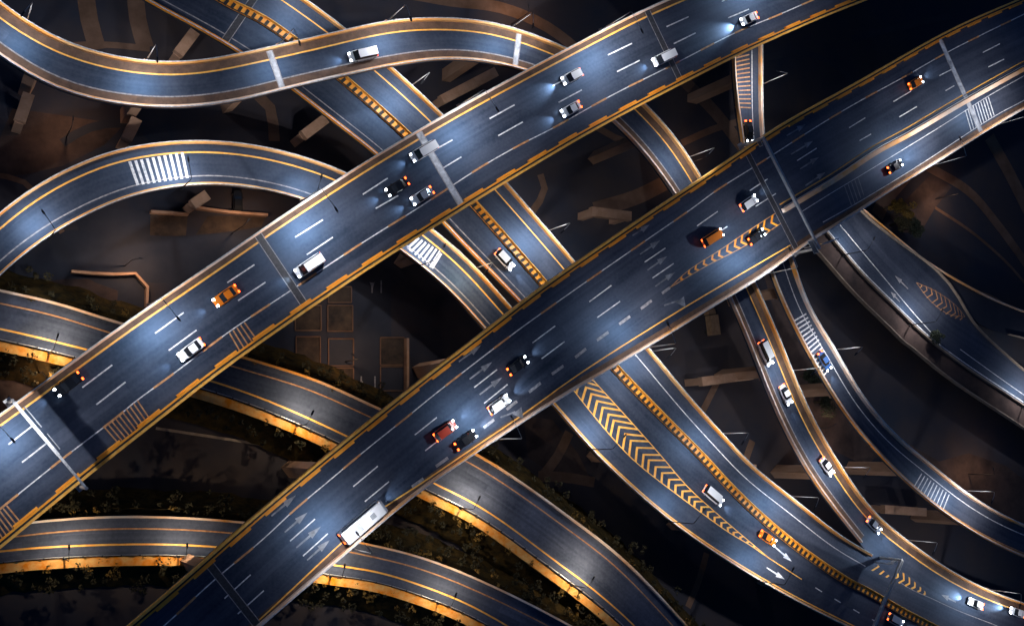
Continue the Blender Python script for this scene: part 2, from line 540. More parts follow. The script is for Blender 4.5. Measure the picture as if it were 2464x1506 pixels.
patch('dirt_ground', [(1260, 1000), (1330, 1010), (1390, 1090), (1420, 1150), (1330, 1140), (1270, 1100)], 'dirt', 0.02)
patch('concrete_yard', [(362, 512), (452, 518), (445, 590), (360, 588)], 'slab', 0.03)
patch('concrete_yard', [(500, 520), (640, 520), (610, 590), (455, 592)], 'slab', 0.03)
gpath('ground_road', [(-60, 630), (200, 612), (420, 625), (640, 600), (800, 560)], 9, 'ground_road', 0.04)
gpath('ground_road', [(885, 560), (885, 700), (885, 860), (885, 1010)], 10, 'ground_road', 0.04)
gpath('ground_track', [(960, -20), (1080, 2), (1200, 18), (1310, 62), (1400, 130), (1500, 230)], 2.6, 'track', 0.05)
gpath('ground_track', [(205, -20), (215, 50), (235, 120)], 3.2, 'track', 0.05)
gpath('ground_track', [(325, -20), (332, 50), (350, 115)], 3.2, 'track', 0.055)
gpath('ground_track', [(130, 112), (250, 108), (360, 118)], 1.2, 'track', 0.06)
gpath('ground_track', [(1640, 190), (1720, 270), (1790, 360)], 3.2, 'track', 0.05)
gpath('ground_track', [(1840, 140), (1930, 128), (2010, 160), (2080, 230)], 1.6, 'ground_road', 0.05)
gpath('ground_track', [(2050, 95), (2150, 70), (2290, 38)], 1.8, 'ground_road', 0.05)
gpath('ground_track', [(2230, 400), (2330, 460), (2400, 540), (2480, 650)], 2.6, 'track', 0.05)
gpath('ground_track', [(2380, 330), (2430, 420), (2480, 520)], 4, 'track', 0.055)
gpath('ground_track', [(2180, 420), (2130, 480), (2110, 520)], 4, 'track', 0.052)
gpath('ground_track', [(2250, 500), (2340, 560), (2430, 640), (2480, 700)], 0.8, 'track', 0.06)
gpath('ground_track', [(375, 1030), (520, 1052), (700, 1080)], 0.5, 'concrete', 0.05)
gpath('ground_track', [(1370, 1040), (1340, 1100), (1305, 1145)], 2.2, 'track', 0.05)
gpath('ground_track', [(1295, 1145), (1360, 1148), (1430, 1160)], 2.2, 'track', 0.056)
gpath('ground_track', [(1700, 1330), (1680, 1400), (1655, 1460)], 1.6, 'track', 0.05)
for pts, wm, mm in (([(-20, 420), (60, 440), (150, 560)], 1.0, 'track'), ([(150, 345), (210, 310), (300, 300), (350, 345)], 1.6, 'ground_road'), ([(620, 230), (650, 260), (660, 340)], 2.2, 'track'),
                    ([(1425, 300), (1500, 340), (1590, 350)], 1.6, 'track'), ([(1300, 420), (1310, 460), (1280, 510)], 1.6, 'track'), ([(1430, 505), (1530, 475), (1620, 430)], 3.4, 'track'), ([(1640, 345), (1720, 310), (1790, 290)], 1.6, 'track'),
                    ([(2320, 690), (2400, 720), (2480, 790)], .5, 'track'), ([(1690, 990), (1720, 930), (1735, 900)], 1.6, 'track'), ([(1780, 1180), (1790, 1120), (1810, 1060)], 1.8, 'track'),
                    ([(2010, 880), (2060, 960), (2120, 1040)], 3.0, 'ground_road')):
    gpath('ground_track', pts, wm, mm, 0.065)
def low_wall(pts, label, h=1.6, w=.5):
    o = MB().wall(trace(pts, 0.0, 4), w, 0, h).build('low_wall', M['pier']); tag(o, label, 'wall')
low_wall([(455, 500), (540, 512), (640, 520)], 'long brown retaining wall below the loop ramp, upper one')
low_wall([(360, 512), (450, 518)], 'short brown wall along the top of the concrete yard at left')
low_wall([(170, 655), (250, 662), (345, 668), (350, 740)], 'bent brown wall left of the upper highway around the dark pit')
low_wall([(975, 815), (975, 940)], 'straight low wall on the right side of the parking yard')
pit = patch('ground_pit', [(185, 655), (345, 672), (350, 780), (280, 735), (285, 700), (230, 680)], 'ground_road', 0.03)
patch('ground_pit', [(175, 505), (240, 500), (358, 508), (358, 585), (240, 580), (190, 555)], 'ground_road', 0.035)
def tie_beam(a, b, z, label, w=2.0):
    A_, B_ = W(*a, z), W(*b, z); c = (A_ + B_) / 2
    t = thing('tie_beam', label, 'beam', (c.x, c.y, 0), math.atan2(B_.y - A_.y, B_.x - A_.x), 'low concrete beams on stub columns between the roads')
    L_ = (B_ - A_).length / 2
    MB().box(-L_, L_, -w / 2, w / 2, z - 1.6, z).build('beam', M['pier'], t)
    for sx in (-1, 1): MB().box(sx * L_ * .8 - .7, sx * L_ * .8 + .7, -w * .4, w * .4, 0, z - 1.6).build('column', M['pier'], t)
for a, b, z, lb in (((70, 225), (48, 290), 9, 'short concrete beam under the S ramp near the left edge'), ((470, 75), (430, 128), 9, 'concrete beam left of the diagonal road near the top edge'), ((785, 285), (732, 325), 8, 'concrete beam left of the diagonal road above the loop ramp'), ((1195, 172), (1065, 240), 9, 'long concrete beam between the S ramp and the upper highway'), ((1520, 520), (1425, 508), 7, 'concrete beam left of the lower highway below the S ramp gap'), ((1690, 918), (1812, 902), 8, 'level concrete beam left of the S ramp in line with the dark trees'), ((1700, 1120), (1820, 1128), 8, 'level concrete beam between the chevron road and the S ramp'), ((500, 468), (465, 492), 7, 'short concrete beam below the loop ramp bars'), ((2130, 1225), (2230, 1232), 8, 'level concrete beam between the S ramp and the striped ramp'), ((330, 285), (305, 335), 8, 'short concrete beam between the S ramp and the loop ramp')):
    tie_beam(a, b, z, lb)
# car park east of the crossing road: kerbed bays with pale kerb lines
cp = thing('parking_yard', None, None, W(790, 840, 0), world_children=True, kind='structure')
for x0, y0, x1, y1 in ((710, 735, 772, 795), (788, 735, 848, 797), (712, 810, 770, 880), (790, 815, 850, 880), (790, 885, 850, 935), (915, 812, 972, 878), (915, 882, 972, 940), (712, 690, 770, 728), (790, 690, 845, 728)):
    P = [W(x, y, 0) for x, y in ((x0, y0), (x1, y0), (x1, y1), (x0, y1))]
    MB().poly(P, 0.05).build('bay_surface', M['slab' if (x0 + y0) % 3 else 'ground_road'], cp)
    k = MB()
    for a, b in zip(P, P[1:] + P[:1]): k.bar(a + Vector((0, 0, .12)), b + Vector((0, 0, .12)), 0.22, 0.24)
    k.build('kerb', M['track'], cp)
mk = MB()
for x, y0, y1 in ((925 - 8, 675, 705), (869, 905, 935), (902, 905, 935), (895, 680, 705)):
    mk.strip([W(x, y0, 0), W(x, y1, 0)], 0.3, 0.07)
mk.poly([W(889, 678, 0), W(896, 698, 0), W(901, 678, 0), W(896, 684, 0)], 0.075)
mk.poly([W(866, 935, 0), W(872, 915, 0), W(878, 935, 0), W(872, 930, 0)], 0.075)
mk.build('ground_marking', M['white_worn'], cp)


# ------------------------------------------------------------------ street lamps
def street_lamp(rib, px, py, side, label, group, h=11.0, arm=2.4, power=1.0, warm=False, dark=False, z=None, lit=True):
    i, p = rib.near(px, py)
    e = rib.L[i] if side == 0 else rib.R[i]
    o = rib.R[i] if side == 0 else rib.L[i]
    # snap to the edge line, keep along-road position
    E = rib.L if side == 0 else rib.R
    j = min(range(rib.n), key=lambda k: (E[k].xy - p.xy).length_squared)
    e = E[j]; o = (rib.R if side == 0 else rib.L)[j]
    u = (o - e); u.z = 0; u.normalize()
    base = e - u * 0.16
    t = thing('street_lamp', label, 'street lamp', (base.x, base.y, e.z - 0.4), math.atan2(u.y, u.x), group)
    pm = M['dark'] if dark else M['steel']
    MB().box(-.28, .3, -.3, .3, -.05, .42).build('bracket', M['cap_white'] if not dark else M['dark'], t)
    MB().tube([(0, 0, .42), (0, 0, h * .5), (0, 0, h - .6), (.15, 0, h - .15)], [.13, .10, .075, .07]).build('pole', pm, t, True)
    MB().tube([(.15, 0, h - .15), (arm * .5, 0, h + .12), (arm, 0, h + .2)], [.07, .055, .05]).build('arm', pm, t, True)
    hd = MB(); n = 0
    hd.prism([(arm - .1, -.09), (arm + .15, -.17), (arm + .75, -.16), (arm + .95, 0), (arm + .75, .16), (arm + .15, .17), (arm - .1, .09)], h + .12, h + .27)
    hh = hd.build('lamp_head', M['dark'], t)
    MB().box(arm + .18, arm + .72, -.12, .12, h + .085, h + .118).build('lamp_lens', M['lens'], hh)
    if lit:
        l = bpy.data.lights.new('lamp_light', 'SPOT')
        l.energy = (WARM_W if warm else LAMP_W) * power * (h / 11.0) ** 2 * random.uniform(0.6, 1.2)
        l.color = (1.0, 0.80, 0.56) if warm else (0.95, 0.95, 1.0)
        l.spot_size = R(160); l.spot_blend = 0.8; l.shadow_soft_size = 0.25
        lo = bpy.data.objects.new('lamp_light', l); COL.objects.link(lo)
        lo.parent = t; lo.location = (arm + .45, 0, h + .05); lo.rotation_euler = (0, R(-8), 0)
    return t


# ------------------------------------------------------------------ ROADS
def road(name, label, cat, rib):
    m = rib.n // 2
    c = (rib.L[m] + rib.R[m]) / 2
    return thing(name, label, cat, (c.x, c.y, c.z), world_children=True)


# --- first highway (upper left to right), traffic heading down-left
Z1 = 30.0
H1L = [(-420, 1260), (-250, 1160), (-130, 1084), (0, 1000), (43, 962), (163, 875), (293, 779), (393, 710), (500, 642), (615, 559), (701, 502), (794, 442), (901, 372), (991, 323), (1061, 277), (1168, 222), (1261, 170), (1358, 120), (1412, 93), (1528, 30), (1602, 0), (1720, -50), (1900, -125), (2150, -220), (2350, -290)]
H1R = [(-300, 1560), (-150, 1440), (0, 1321), (87, 1247), (200, 1154), (280, 1087), (397, 1004), (487, 922), (623, 829), (747, 740), (861, 665), (961, 599), (1041, 549), (1108, 509), (1194, 450), (1255, 420), (1349, 358), (1425, 317), (1568, 240), (1642, 203), (1778, 133), (1949, 57), (2040, 18), (2113, -8), (2250, -60), (2420, -125)]
h1 = Ribbon(H1L, H1R, Z1, sm=130)
r = road('highway_viaduct', 'upper broad highway viaduct sweeping from lower left edge to top right, traffic heading down left', 'viaduct', h1)
H1 = r
h1.deck(M['asphalt'], r, 2.4, 2.5)
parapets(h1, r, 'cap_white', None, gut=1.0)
edge_line(h1, r, 0, 1.55, 'yellow', 0.26)
# inner side: ochre barrier, black strip drawn as the dark gap, ochre rail and stepped blocks
MB().wall(h1.line(1, -0.22), 0.42, 0, 0.95).build('parapet', M['yellow'], r)
MB().wall(h1.line(1, -0.93), 0.28, 0, 0.75).build('guard_rail', M['orange'], r)
MB().wall(h1.line(1, -0.62), 0.30, 0, 0.75).build('dark_gap', M['black'], r)  # black box standing for the dark gap behind the rail


def blocks(rib, parent, side, d, seglen, pitch, w, m, skip=()):
    s = 3.0
    path = rib.line(side, d)
    L = [0.0]
    for a, b in zip(path, path[1:]): L.append(L[-1] + (b - a).length)
    N = normals(path)
    def at(x):
        for k in range(len(L) - 1):
            if L[k + 1] >= x: return path[k].lerp(path[k + 1], (x - L[k]) / max(1e-6, L[k + 1] - L[k]))
        return path[-1]
    while s + seglen < L[-1]:
        MB().wall([at(s), at(s + seglen / 2), at(s + seglen)], w, 0, 0.55).build('barrier_block', M[m], parent)
        s += pitch


blocks(h1, r, 1, -1.29, 4.4, 7.9, 0.34, 'orange')
H1BUS = [(-200, 1385), (0, 1224), (147, 1106), (280, 1004), (327, 965), (413, 902), (550, 799), (710, 692), (784, 642), (888, 574), (1004, 502), (1161, 400), (1255, 347), (1328, 310), (1472, 230), (1612, 160), (1775, 77), (1865, 40), (1958, 0), (2080, -50)]
mark_lines(r, 'bus_lane_line', [H1BUS], Z1, 0.20, 'white')
pth = trace(H1BUS, Z1, 1.0); mb = MB(); k = 4
while k + 4 < len(pth):
    MB().strip(pth[k:k + 5], 0.34, 0.022).build('bus_lane_dash', M['yellow_worn'], r); k += 10
D1 = [((20, 1069), (78, 1024)), ((198, 932), (270, 878)), ((373, 802), (442, 752)), ((547, 680), (612, 637)), ((710, 571), (777, 529)), ((873, 468), (933, 429)), ((1044, 362), (1089, 337)), ((1178, 286), (1238, 253)), ((1330, 207), (1388, 176)), ((1463, 133), (1521, 105)), ((1604, 65), (1657, 41)), ((1737, 4), (1790, -20)),
      ((53, 1112), (112, 1066)), ((232, 973), (302, 919)), ((406, 843), (473, 794)), ((573, 723), (639, 679)), ((738, 613), (801, 571)), ((904, 502), (958, 471)), ((1054, 412), (1110, 378)), ((1199, 327), (1258, 294)), ((1344, 247), (1400, 217)), ((1485, 173), (1539, 146)), ((1621, 106), (1674, 80)), ((1752, 44), (1802, 23))]
mark_lines(r, 'lane_dash', D1, Z1, 0.24, 'white')
stripes(r, (552, 801), (588, 776), (581, 851), (622, 823), 5, Z1, 0.24, 'yellow_worn')
stripes(r, (250, 1026), (330, 963), (285, 1066), (360, 1007), 10, Z1, 0.22, 'yellow_worn')
stripes(r, (-26, 1248), (16, 1216), (8, 1297), (52, 1259), 6, Z1, 0.22, 'yellow_worn')
joint(h1, r, 684, 650); joint(h1, r, 1052, 415, 'joint_pale'); joint(h1, r, 1602, 112)
for x, y in ((60, 1130), (400, 850), (760, 610), (1090, 400), (1450, 210), (1800, 60)): pier(h1, r, x, y, False)

# --- second highway with arrows, traffic heading up-right
H2L = [(120, 1660), (210, 1584), (300, 1508), (387, 1434), (477, 1357), (560, 1281), (642, 1211), (727, 1141), (784, 1091), (851, 1041), (894, 1004), (981, 935), (1068, 867), (1191, 775), (1241, 732), (1314, 679), (1422, 605), (1495, 554), (1569, 505), (1632, 463), (1709, 413), (1799, 350), (1879, 297), (2020, 220), (2113, 167), (2260, 83), (2346, 42), (2446, 0), (2600, -70)]
H2R = [(430, 1680), (530, 1590), (623, 1506), (710, 1432), (801, 1354), (868, 1301), (938, 1234), (1028, 1166), (1144, 1088), (1271, 1004), (1322, 972), (1469, 885), (1555, 835), (1685, 755), (1749, 715), (1852, 655), (1915, 600), (2000, 549), (2073, 505), (2126, 467), (2246, 395), (2396, 300), (2464, 262), (2600, 185)]
h2 = Ribbon(H2L, H2R, Z1, sm=70)
r = road('highway_viaduct', 'lower broad highway viaduct with painted lane arrows, running from bottom left to right edge', 'viaduct', h2)
H2 = r
h2.deck(M['asphalt'], r, 2.4, 2.5)
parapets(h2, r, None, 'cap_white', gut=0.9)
MB().wall(h2.line(0, 0.22), 0.40, 0, 0.95).build('parapet', M['yellow'], r)
MB().wall(h2.line(0, 0.93), 0.28, 0, 0.75).build('guard_rail', M['orange'], r)
MB().wall(h2.line(0, 0.62), 0.30, 0, 0.75).build('dark_gap', M['black'], r)  # dark gap behind the rail, built as a black box
blocks(h2, r, 0, 1.29, 4.4, 7.6, 0.34, 'orange')
mark_lines(r, 'edge_line', [[(560, 1545), (632, 1483), (827, 1301), (901, 1237), (1020, 1158), (1147, 1072), (1248, 1004), (1395, 899), (1589, 775), (1739, 685), (1902, 590)]], Z1, 0.26, 'yellow')
H2BUS = [(250, 1625), (393, 1506), (513, 1397), (630, 1299), (711, 1224), (798, 1151), (878, 1084), (978, 1004), (1038, 955), (1108, 900), (1254, 789), (1372, 705), (1412, 677), (1539, 589), (1665, 502), (1722, 460), (1822, 397), (1980, 296), (2063, 247), (2180, 183), (2286, 123), (2464, 35), (2580, -20)]
mark_lines(r, 'bus_lane_line', [H2BUS], Z1, 0.20, 'white')
pth = trace(H2BUS, Z1, 1.0); mb = MB(); k = 2
while k + 4 < len(pth):
    MB().strip(pth[k:k + 5], 0.34, 0.022).build('bus_lane_dash', M['yellow_worn'], r); k += 12
D2 = [((540, 1439), (603, 1382)), ((698, 1301), (758, 1248)), ((850, 1170), (909, 1121)), ((998, 1046), (1051, 1004)), ((1141, 932), (1196, 889)), ((1281, 825), (1336, 784)), ((1418, 726), (1471, 687)), ((1551, 631), (1601, 597)), ((1677, 544), (1727, 509)), ((1804, 459), (1847, 431)), ((1918, 387), (1965, 357)), ((2043, 308), (2082, 284)), ((2150, 245), (2192, 220)), ((2260, 183), (2291, 167)), ((2365, 127), (2406, 106)),
      ((572, 1476), (635, 1420)), ((729, 1337), (789, 1283)), ((878, 1206), (936, 1158)), ((1023, 1084), (1060, 1055)), ((1165, 970), (1221, 925)), ((1303, 863), (1358, 822)), ((1437, 764), (1492, 725)), ((1570, 669), (1621, 634)), ((1700, 580), (1750, 545)), ((1818, 497), (1867, 466)), ((2068, 339), (2096, 323)), ((2164, 282), (2206, 257)), ((2275, 219), (2296, 207)), ((2378, 162), (2416, 143))]
mark_lines(r, 'lane_dash', D2, Z1, 0.22, 'white')
D3 = [((991, 1171), (1019, 1151)), ((1049, 1122), (1078, 1101)), ((1109, 1072), (1134, 1054)), ((1164, 1029), (1189, 1009)), ((1219, 985), (1244, 965)), ((1273, 943), (1301, 921)), ((1328, 900), (1356, 880)), ((1384, 860), (1410, 839)), ((1436, 819), (1464, 799)), ((1490, 780), (1516, 761)), ((1542, 743), (1568, 723)), ((1593, 706), (1612, 692))]
mark_lines(r, 'merge_dash', D3, Z1, 0.55, 'white_worn')
A2 = [((653, 1241), (712, 1191)), ((685, 1280), (740, 1232)), ((713, 1317), (772, 1266)), ((739, 1347), (794, 1298)), ((1104, 870), (1158, 830)), ((1130, 912), (1184, 871)), ((1154, 949), (1208, 908)), ((1204, 1004), (1254, 985)), ((1522, 567), (1563, 541)), ((1540, 612), (1588, 579)), ((1558, 650), (1605, 617)), ((1577, 689), (1624, 655)), ((1598, 735), (1645, 719)), ((1893, 327), (1938, 300)), ((1903, 372), (1956, 340)), ((1925, 407), (1970, 379)), ((1938, 447), (1986, 415))]
arrow_marks(r, A2, Z1, 'arrow', turn=(7, 12))
# chevron gore before the ramp fork
GU = [(1612, 692), (1655, 652), (1735, 600), (1800, 556), (1868, 512)]
GL = [(1612, 692), (1700, 640), (1770, 604), (1830, 570), (1880, 537)]
mark_lines(r, 'gore_line', [GU, GL], Z1, 0.18, 'yellow_worn')


def chevrons(parent, U, Lw, z, n, f0, f1, lean, w, m, dz=0.024):
    u = resample(trace(U, z, 1), 0.4); l = resample(trace(Lw, z, 1), 0.4)
    mb = MB()
    for k in range(n):
        f = f0 + (f1 - f0) * k / (n - 1)
        a = u[int(f * (len(u) - 1))]; b = l[int(f * (len(l) - 1))]
        c = (a + b) / 2; g_ = (b - a).length
        t = (u[min(int(f * (len(u) - 1)) + 3, len(u) - 1)] - u[max(int(f * (len(u) - 1)) - 3, 0)]).normalized()
        tip = c + t * lean * g_ * 0.5
        d = t * w / 2
        mb = MB(); mb.v += [Vector((q.x, q.y, z + dz)) for q in (a - d, a + d, tip + d, tip - d, b + d, b - d)]
        mb.f += [(0, 1, 2, 3), (3, 2, 4, 5)]
        o = mb.build('gore_chevron', M[m], parent)
        if o.data.polygons[0].normal.z < 0: o.data.flip_normals()


chevrons(r, GU, GL, Z1, 13, 0.12, 0.97, -0.9, 0.6, 'orange')
# side ramp shoulder wall between the highway and the ramp that joins it
DIV = [(1882, 508), (1944, 471), (2006, 434), (2106, 368), (2180, 328), (2313, 250), (2464, 166), (2600, 95)]
MB().wall(trace(DIV, Z1), 0.9, 0, 0.95).build('divider_wall', M['cap_white'], r)
MB().wall(trace([(x - 3, y - 8) for x, y in DIV], Z1), 0.12, 1.0, 1.12).build('handrail', M['steel'], r)
mark_lines(r, 'edge_line', [[(x - 6, y - 15) for x, y in DIV]], Z1, 0.26, 'yellow')
mark_lines(r, 'edge_line', [[(1925, 512), (2000, 465), (2080, 417), (2190, 350), (2290, 288), (2376, 233), (2464, 183), (2600, 105)], [(1980, 535), (2060, 490), (2213, 397), (2393, 280), (2464, 242), (2600, 165)]], Z1, 0.15, 'white')
stripes(r, (2323, 267), (2378, 234), (2337, 315), (2392, 278), 10, Z1, 0.26, 'white')
stripes(r, (2031, 445), (2064, 425), (2050, 497), (2078, 469), 5, Z1, 0.2, 'white_worn')
joint(h2, r, 562, 1412); joint(h2, r, 2297, 162, 'joint_pale'); joint(h2, r, 1850, 460)
for x, y in ((560, 1420), (850, 1180), (1180, 930), (1540, 690), (1870, 460), (2180, 270), (2420, 130)): pier(h2, r, x, y, False)

# --- S-curved ramp
ZA = [(0, 23), (0.5, 23), (0.66, 21), (0.87, 16.02), (1, 16.02)]
AL = [(-120, -80), (-60, -45), (0, 10), (50, 47), (140, 100), (250, 135), (363, 153), (467, 152), (567, 133), (640, 117), (794, 83), (928, 52), (1061, 45), (1178, 55), (1258, 78), (1358, 118), (1450, 165), (1552, 257), (1622, 333), (1677, 420), (1740, 530), (1812, 682), (1865, 802), (1902, 895), (1949, 1004), (2013, 1114), (2096, 1231), (2180, 1301), (2280, 1371), (2380, 1421), (2464, 1451), (2600, 1490)]
AR = [(-180, 5), (-80, 80), (0, 140), (67, 187), (173, 233), (267, 253), (393, 265), (500, 258), (617, 237), (680, 218), (784, 195), (928, 163), (1044, 145), (1144, 147), (1261, 172), (1380, 220), (1478, 298), (1545, 367), (1615, 460), (1680, 570), (1752, 717), (1805, 839), (1872, 1002), (1946, 1141), (2013, 1234), (2090, 1332), (2105, 1352), (2170, 1412), (2250, 1456), (2330, 1492), (2454, 1540), (2590, 1585)]
A = Ribbon(AL, AR, ZA)
r = road('ramp_viaduct', 'S shaped single ramp viaduct curving across the top left and on down to bottom right', 'ramp', A)
RA = r
A.deck(M['asphalt_old'], r)
ia, _ = A.near(2090, 1290)
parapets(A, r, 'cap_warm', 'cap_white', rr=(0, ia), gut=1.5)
edge_line(A, r, 0, 2.1, 'yellow', 0.22)
edge_line(A, r, 1, -2.1, 'white_worn', 0.18, 0, ia)
joint(A, r, 658, 170, 'joint_pale', 0.9); joint(A, r, 1246, 125, 'joint_pale', 0.9)
for x, y in ((105, 135), (365, 205), (620, 185), (860, 122), (1185, 105), (1560, 330), (1880, 880), (1985, 1130)): pier(A, r, x, y)

# --- loop ramp at the left
ZB = [(0, 15), (1, 15)]
BL = [(-200, 690), (-90, 590), (0, 509), (83, 447), (167, 403), (267, 363), (367, 345), (483, 338), (600, 348), (700, 370), (784, 397), (831, 415), (940, 480), (1041, 555), (1128, 629), (1221, 735), (1300, 822)]
BR = [(-120, 790), (-60, 722), (0, 662), (110, 572), (233, 505), (317, 470), (427, 450), (500, 443), (600, 452), (723, 480), (850, 535), (964, 605), (1094, 715), (1154, 784), (1235, 875)]
B = Ribbon(BL, BR, 15.0)
r = road('loop_ramp', 'loop ramp arching over the left side with white bars across it, ending between both highways', 'ramp', B)
B.deck(M['asphalt_old'], r)
parapets(B, r, 'cap_warm', 'cap_warm', gut=0)
edge_line(B, r, 0, 2.0, 'yellow', 0.24); edge_line(B, r, 1, -1.8, 'white_worn', 0.18)
stripes(r, (312, 389), (438, 367), (332, 446), (451, 429), 10, 15.0, 0.5, 'white')
stripes(r, (980, 592), (1062, 610), (989, 604), (1040, 646), 2, 15.0, 0.4, 'white')
stripes(r, (1008, 573), (1059, 604), (980, 598), (1035, 643), 7, 15.0, 0.45, 'white')
for x, y in ((110, 510), (510, 395), (1020, 610)): pier(B, r, x, y)

# --- twin carriageway diagonal, upper part
ZD = 15.0
FL = [(100, -170), (220, -80), (340, 0), (487, 77), (580, 133), (704, 218), (794, 290), (901, 372), (980, 445), (1064, 539), (1150, 628), (1241, 722), (1325, 812)]
ER = [(520, -160), (620, -75), (731, 0), (828, 72), (938, 163), (1061, 277), (1160, 380), (1268, 502), (1374, 625), (1465, 735)]
FE = Ribbon(FL, ER, ZD)
r = road('diagonal_viaduct', 'two way diagonal viaduct with comb patterned yellow median, from top left down to lower highway', 'viaduct', FE)
FEr = r
FE.deck(M['asphalt_old'], r)
parapets(FE, r, 'orange', 'cap_warm', gut=0)


def comb_median(parent, Lp, Rp, z):
    """yellow kerbed median with black bars that stand for a comb of fence shadows"""
    a = trace(Lp, z, 0.5); b = trace(Rp, z, 0.5)
    mid = [(p + min(b, key=lambda q: (q - p).length_squared)) / 2 for p in a]
    mid = resample(mid, 0.45)
    MB().wall(mid, 1.75, 0, 0.22).build('median', M['orange'], parent)
    N = normals(mid); mb = MB(); nbar = 0
    for i in range(1, len(mid) - 1, 3):
        p = mid[i] + N[i] * 0.0
        t = (mid[i + 1] - mid[i]).normalized()
        q0 = p - N[i] * 0.86; q1 = p + N[i] * 0.34
        tgt = mb if nbar > 98 else MB()
        tgt.bar(q0 + Vector((0, 0, .3)), q1 + t * 0.25 + Vector((0, 0, .3)), 0.60, 0.14)  # solid black bar in place of a fence shadow
        if tgt is not mb: tgt.build('median_shade_bar', M['black'], parent)
        nbar += 1
    if mb.v: mb.build('median_shade_bar', M['black'], parent)['kind'] = 'stuff'
    MB().wall([p - q * 0.78 for p, q in zip(mid, N)], 0.10, 0.22, 0.5).build('median_rail', M['dark'], parent)
    MB().wall([p + q * 0.72 for p, q in zip(mid, N)], 0.12, 0.22, 0.7).build('median_rail', M['yellow'], parent)


comb_median(r, [(350, -110), (527, 0), (620, 50), (690, 96), (814, 193), (971, 332), (1060, 420), (1141, 502), (1294, 682), (1380, 785)], [(375, -115), (547, 0), (640, 45), (712, 96), (834, 187), (988, 323), (1076, 412), (1158, 502), (1311, 672), (1395, 770)], ZD)
edge_line(FE, r, 1, -2.6, 'yellow', 0.20); edge_line(FE, r, 0, 1.9, 'white_worn', 0.16)
joint(FE, r, 560, 60)
for x, y in ((450, 0), (640, 90), (850, 250), (1010, 380), (1250, 640)): pier(FE, r, x, y)

# --- the merged lower part, below the second highway
LL = [(1235, 875), (1322, 972), (1352, 1004), (1412, 1076), (1489, 1151), (1599, 1247), (1722, 1334), (1822, 1396), (1922, 1451), (2032, 1506), (2200, 1585), (2400, 1665), (2600, 1735)]
LR = [(1465, 735), (1555, 835), (1620, 915), (1695, 1002), (1735, 1044), (1805, 1121), (1899, 1194), (2040, 1304), (2113, 1341), (2180, 1400), (2260, 1444), (2340, 1480), (2464, 1528), (2600, 1573)]
LW = Ribbon(LL, LR, 16.0)
r = road('merge_viaduct', 'wide curved viaduct with long chevron gore sweeping from the lower highway to bottom right corner', 'viaduct', LW)
LWr = r
LW.deck(M['asphalt_old'], r)
il, _ = LW.near(2085, 1400)
parapets(LW, r, 'cap_warm', 'cap_warm', rr=(0, il), gut=0)
comb_median(r, [(1400, 800), (1469, 885), (1589, 1004), (1683, 1101), (1745, 1172), (1815, 1240), (1915, 1325), (2035, 1405), (2076, 1426), (2176, 1482), (2300, 1545)], [(1415, 790), (1485, 879), (1600, 1004), (1694, 1096), (1762, 1166), (1828, 1230), (1926, 1310), (2046, 1393), (2085, 1412), (2185, 1468), (2310, 1532)], 16.0)
edge_line(LW, r, 0, 1.0, 'yellow', 0.2); edge_line(LW, r, 1, -3.0, 'white', 0.14, 0, il)
CL = [(1375, 932), (1432, 1004), (1522, 1104), (1649, 1204), (1755, 1281), (1802, 1309), (1849, 1341)]
CR = [(1428, 915), (1509, 1004), (1589, 1094), (1655, 1171), (1732, 1241), (1809, 1307), (1849, 1341)]
mark_lines(r, 'gore_line', [CL + [(1929, 1393)], CR], 16.0, 0.2, 'yellow')
chevrons(r, CL, CR, 16.0, 30, 0.0, 0.93, -0.9, 0.62, 'yellow')
mark_lines(r, 'lane_dash', [[(1962, 1413), (1978, 1423)], [(2008, 1440), (2023, 1449)], [(2053, 1465), (2068, 1474)], [(2098, 1489), (2113, 1498)]], 16.0, 0.22, 'white')
arrow_marks(r, [((1845, 1365), (1888, 1393)), ((1855, 1307), (1905, 1350))], 16.0, 'white')
mark_lines(r, 'edge_line', [[(2113, 1355), (2180, 1410), (2246, 1441), (2300, 1466), (2400, 1505)]], 16.0, 0.16, 'white_worn', dz=0.03)
chevrons(r, [(2113, 1345), (2150, 1362), (2190, 1390), (2246, 1441)], [(2098, 1372), (2140, 1392), (2185, 1412), (2246, 1441)], 16.0, 9, 0.02, 0.85, 0.7, 0.55, 'yellow', dz=0.04)
for x, y in ((1560, 1060), (1740, 1220), (1960, 1370), (2180, 1470)): pier(LW, r, x, y, False)
arrow_marks(RA, [((2300, 1448), (2265, 1430))], 16.02, 'white_worn')

# --- striped ramp at the right
ZG = 21.0
GLp = [(1762, -80), (1758, 40), (1760, 153), (1765, 233), (1775, 293), (1790, 400), (1815, 520), (1850, 655), (1906, 785), (1976, 912), (2033, 1002), (2096, 1077), (2180, 1164), (2280, 1244), (2380, 1304), (2464, 1341), (2600, 1390)]
GRp = [(1822, -80), (1828, 20), (1829, 123), (1829, 217), (1831, 317), (1845, 420), (1868, 520), (1899, 615), (1942, 742), (2005, 839), (2053, 929), (2113, 1008), (2163, 1060), (2220, 1104), (2296, 1167), (2380, 1224), (2464, 1264), (2600, 1315)]
G = Ribbon(GLp, GRp, ZG)
r = road('ramp_viaduct', 'narrow ramp viaduct at the right with thin bars painted across, curving under the lower highway', 'ramp', G)
Gr = r
G.deck(M['asphalt_old'], r)
parapets(G, r, 'cap_warm', 'cap_white', gut=0)
edge_line(G, r, 1, -2.2, 'white', 0.15); edge_line(G, r, 0, 1.0, 'yellow_worn', 0.15)
stripes(r, (1768, 141), (1768, 258), (1803, 132), (1807, 260), 13, ZG, 0.28, 'yellow_worn')
stripes(r, (1906, 775), (1978, 908), (1940, 755), (2001, 880), 15, ZG, 0.34, 'white')
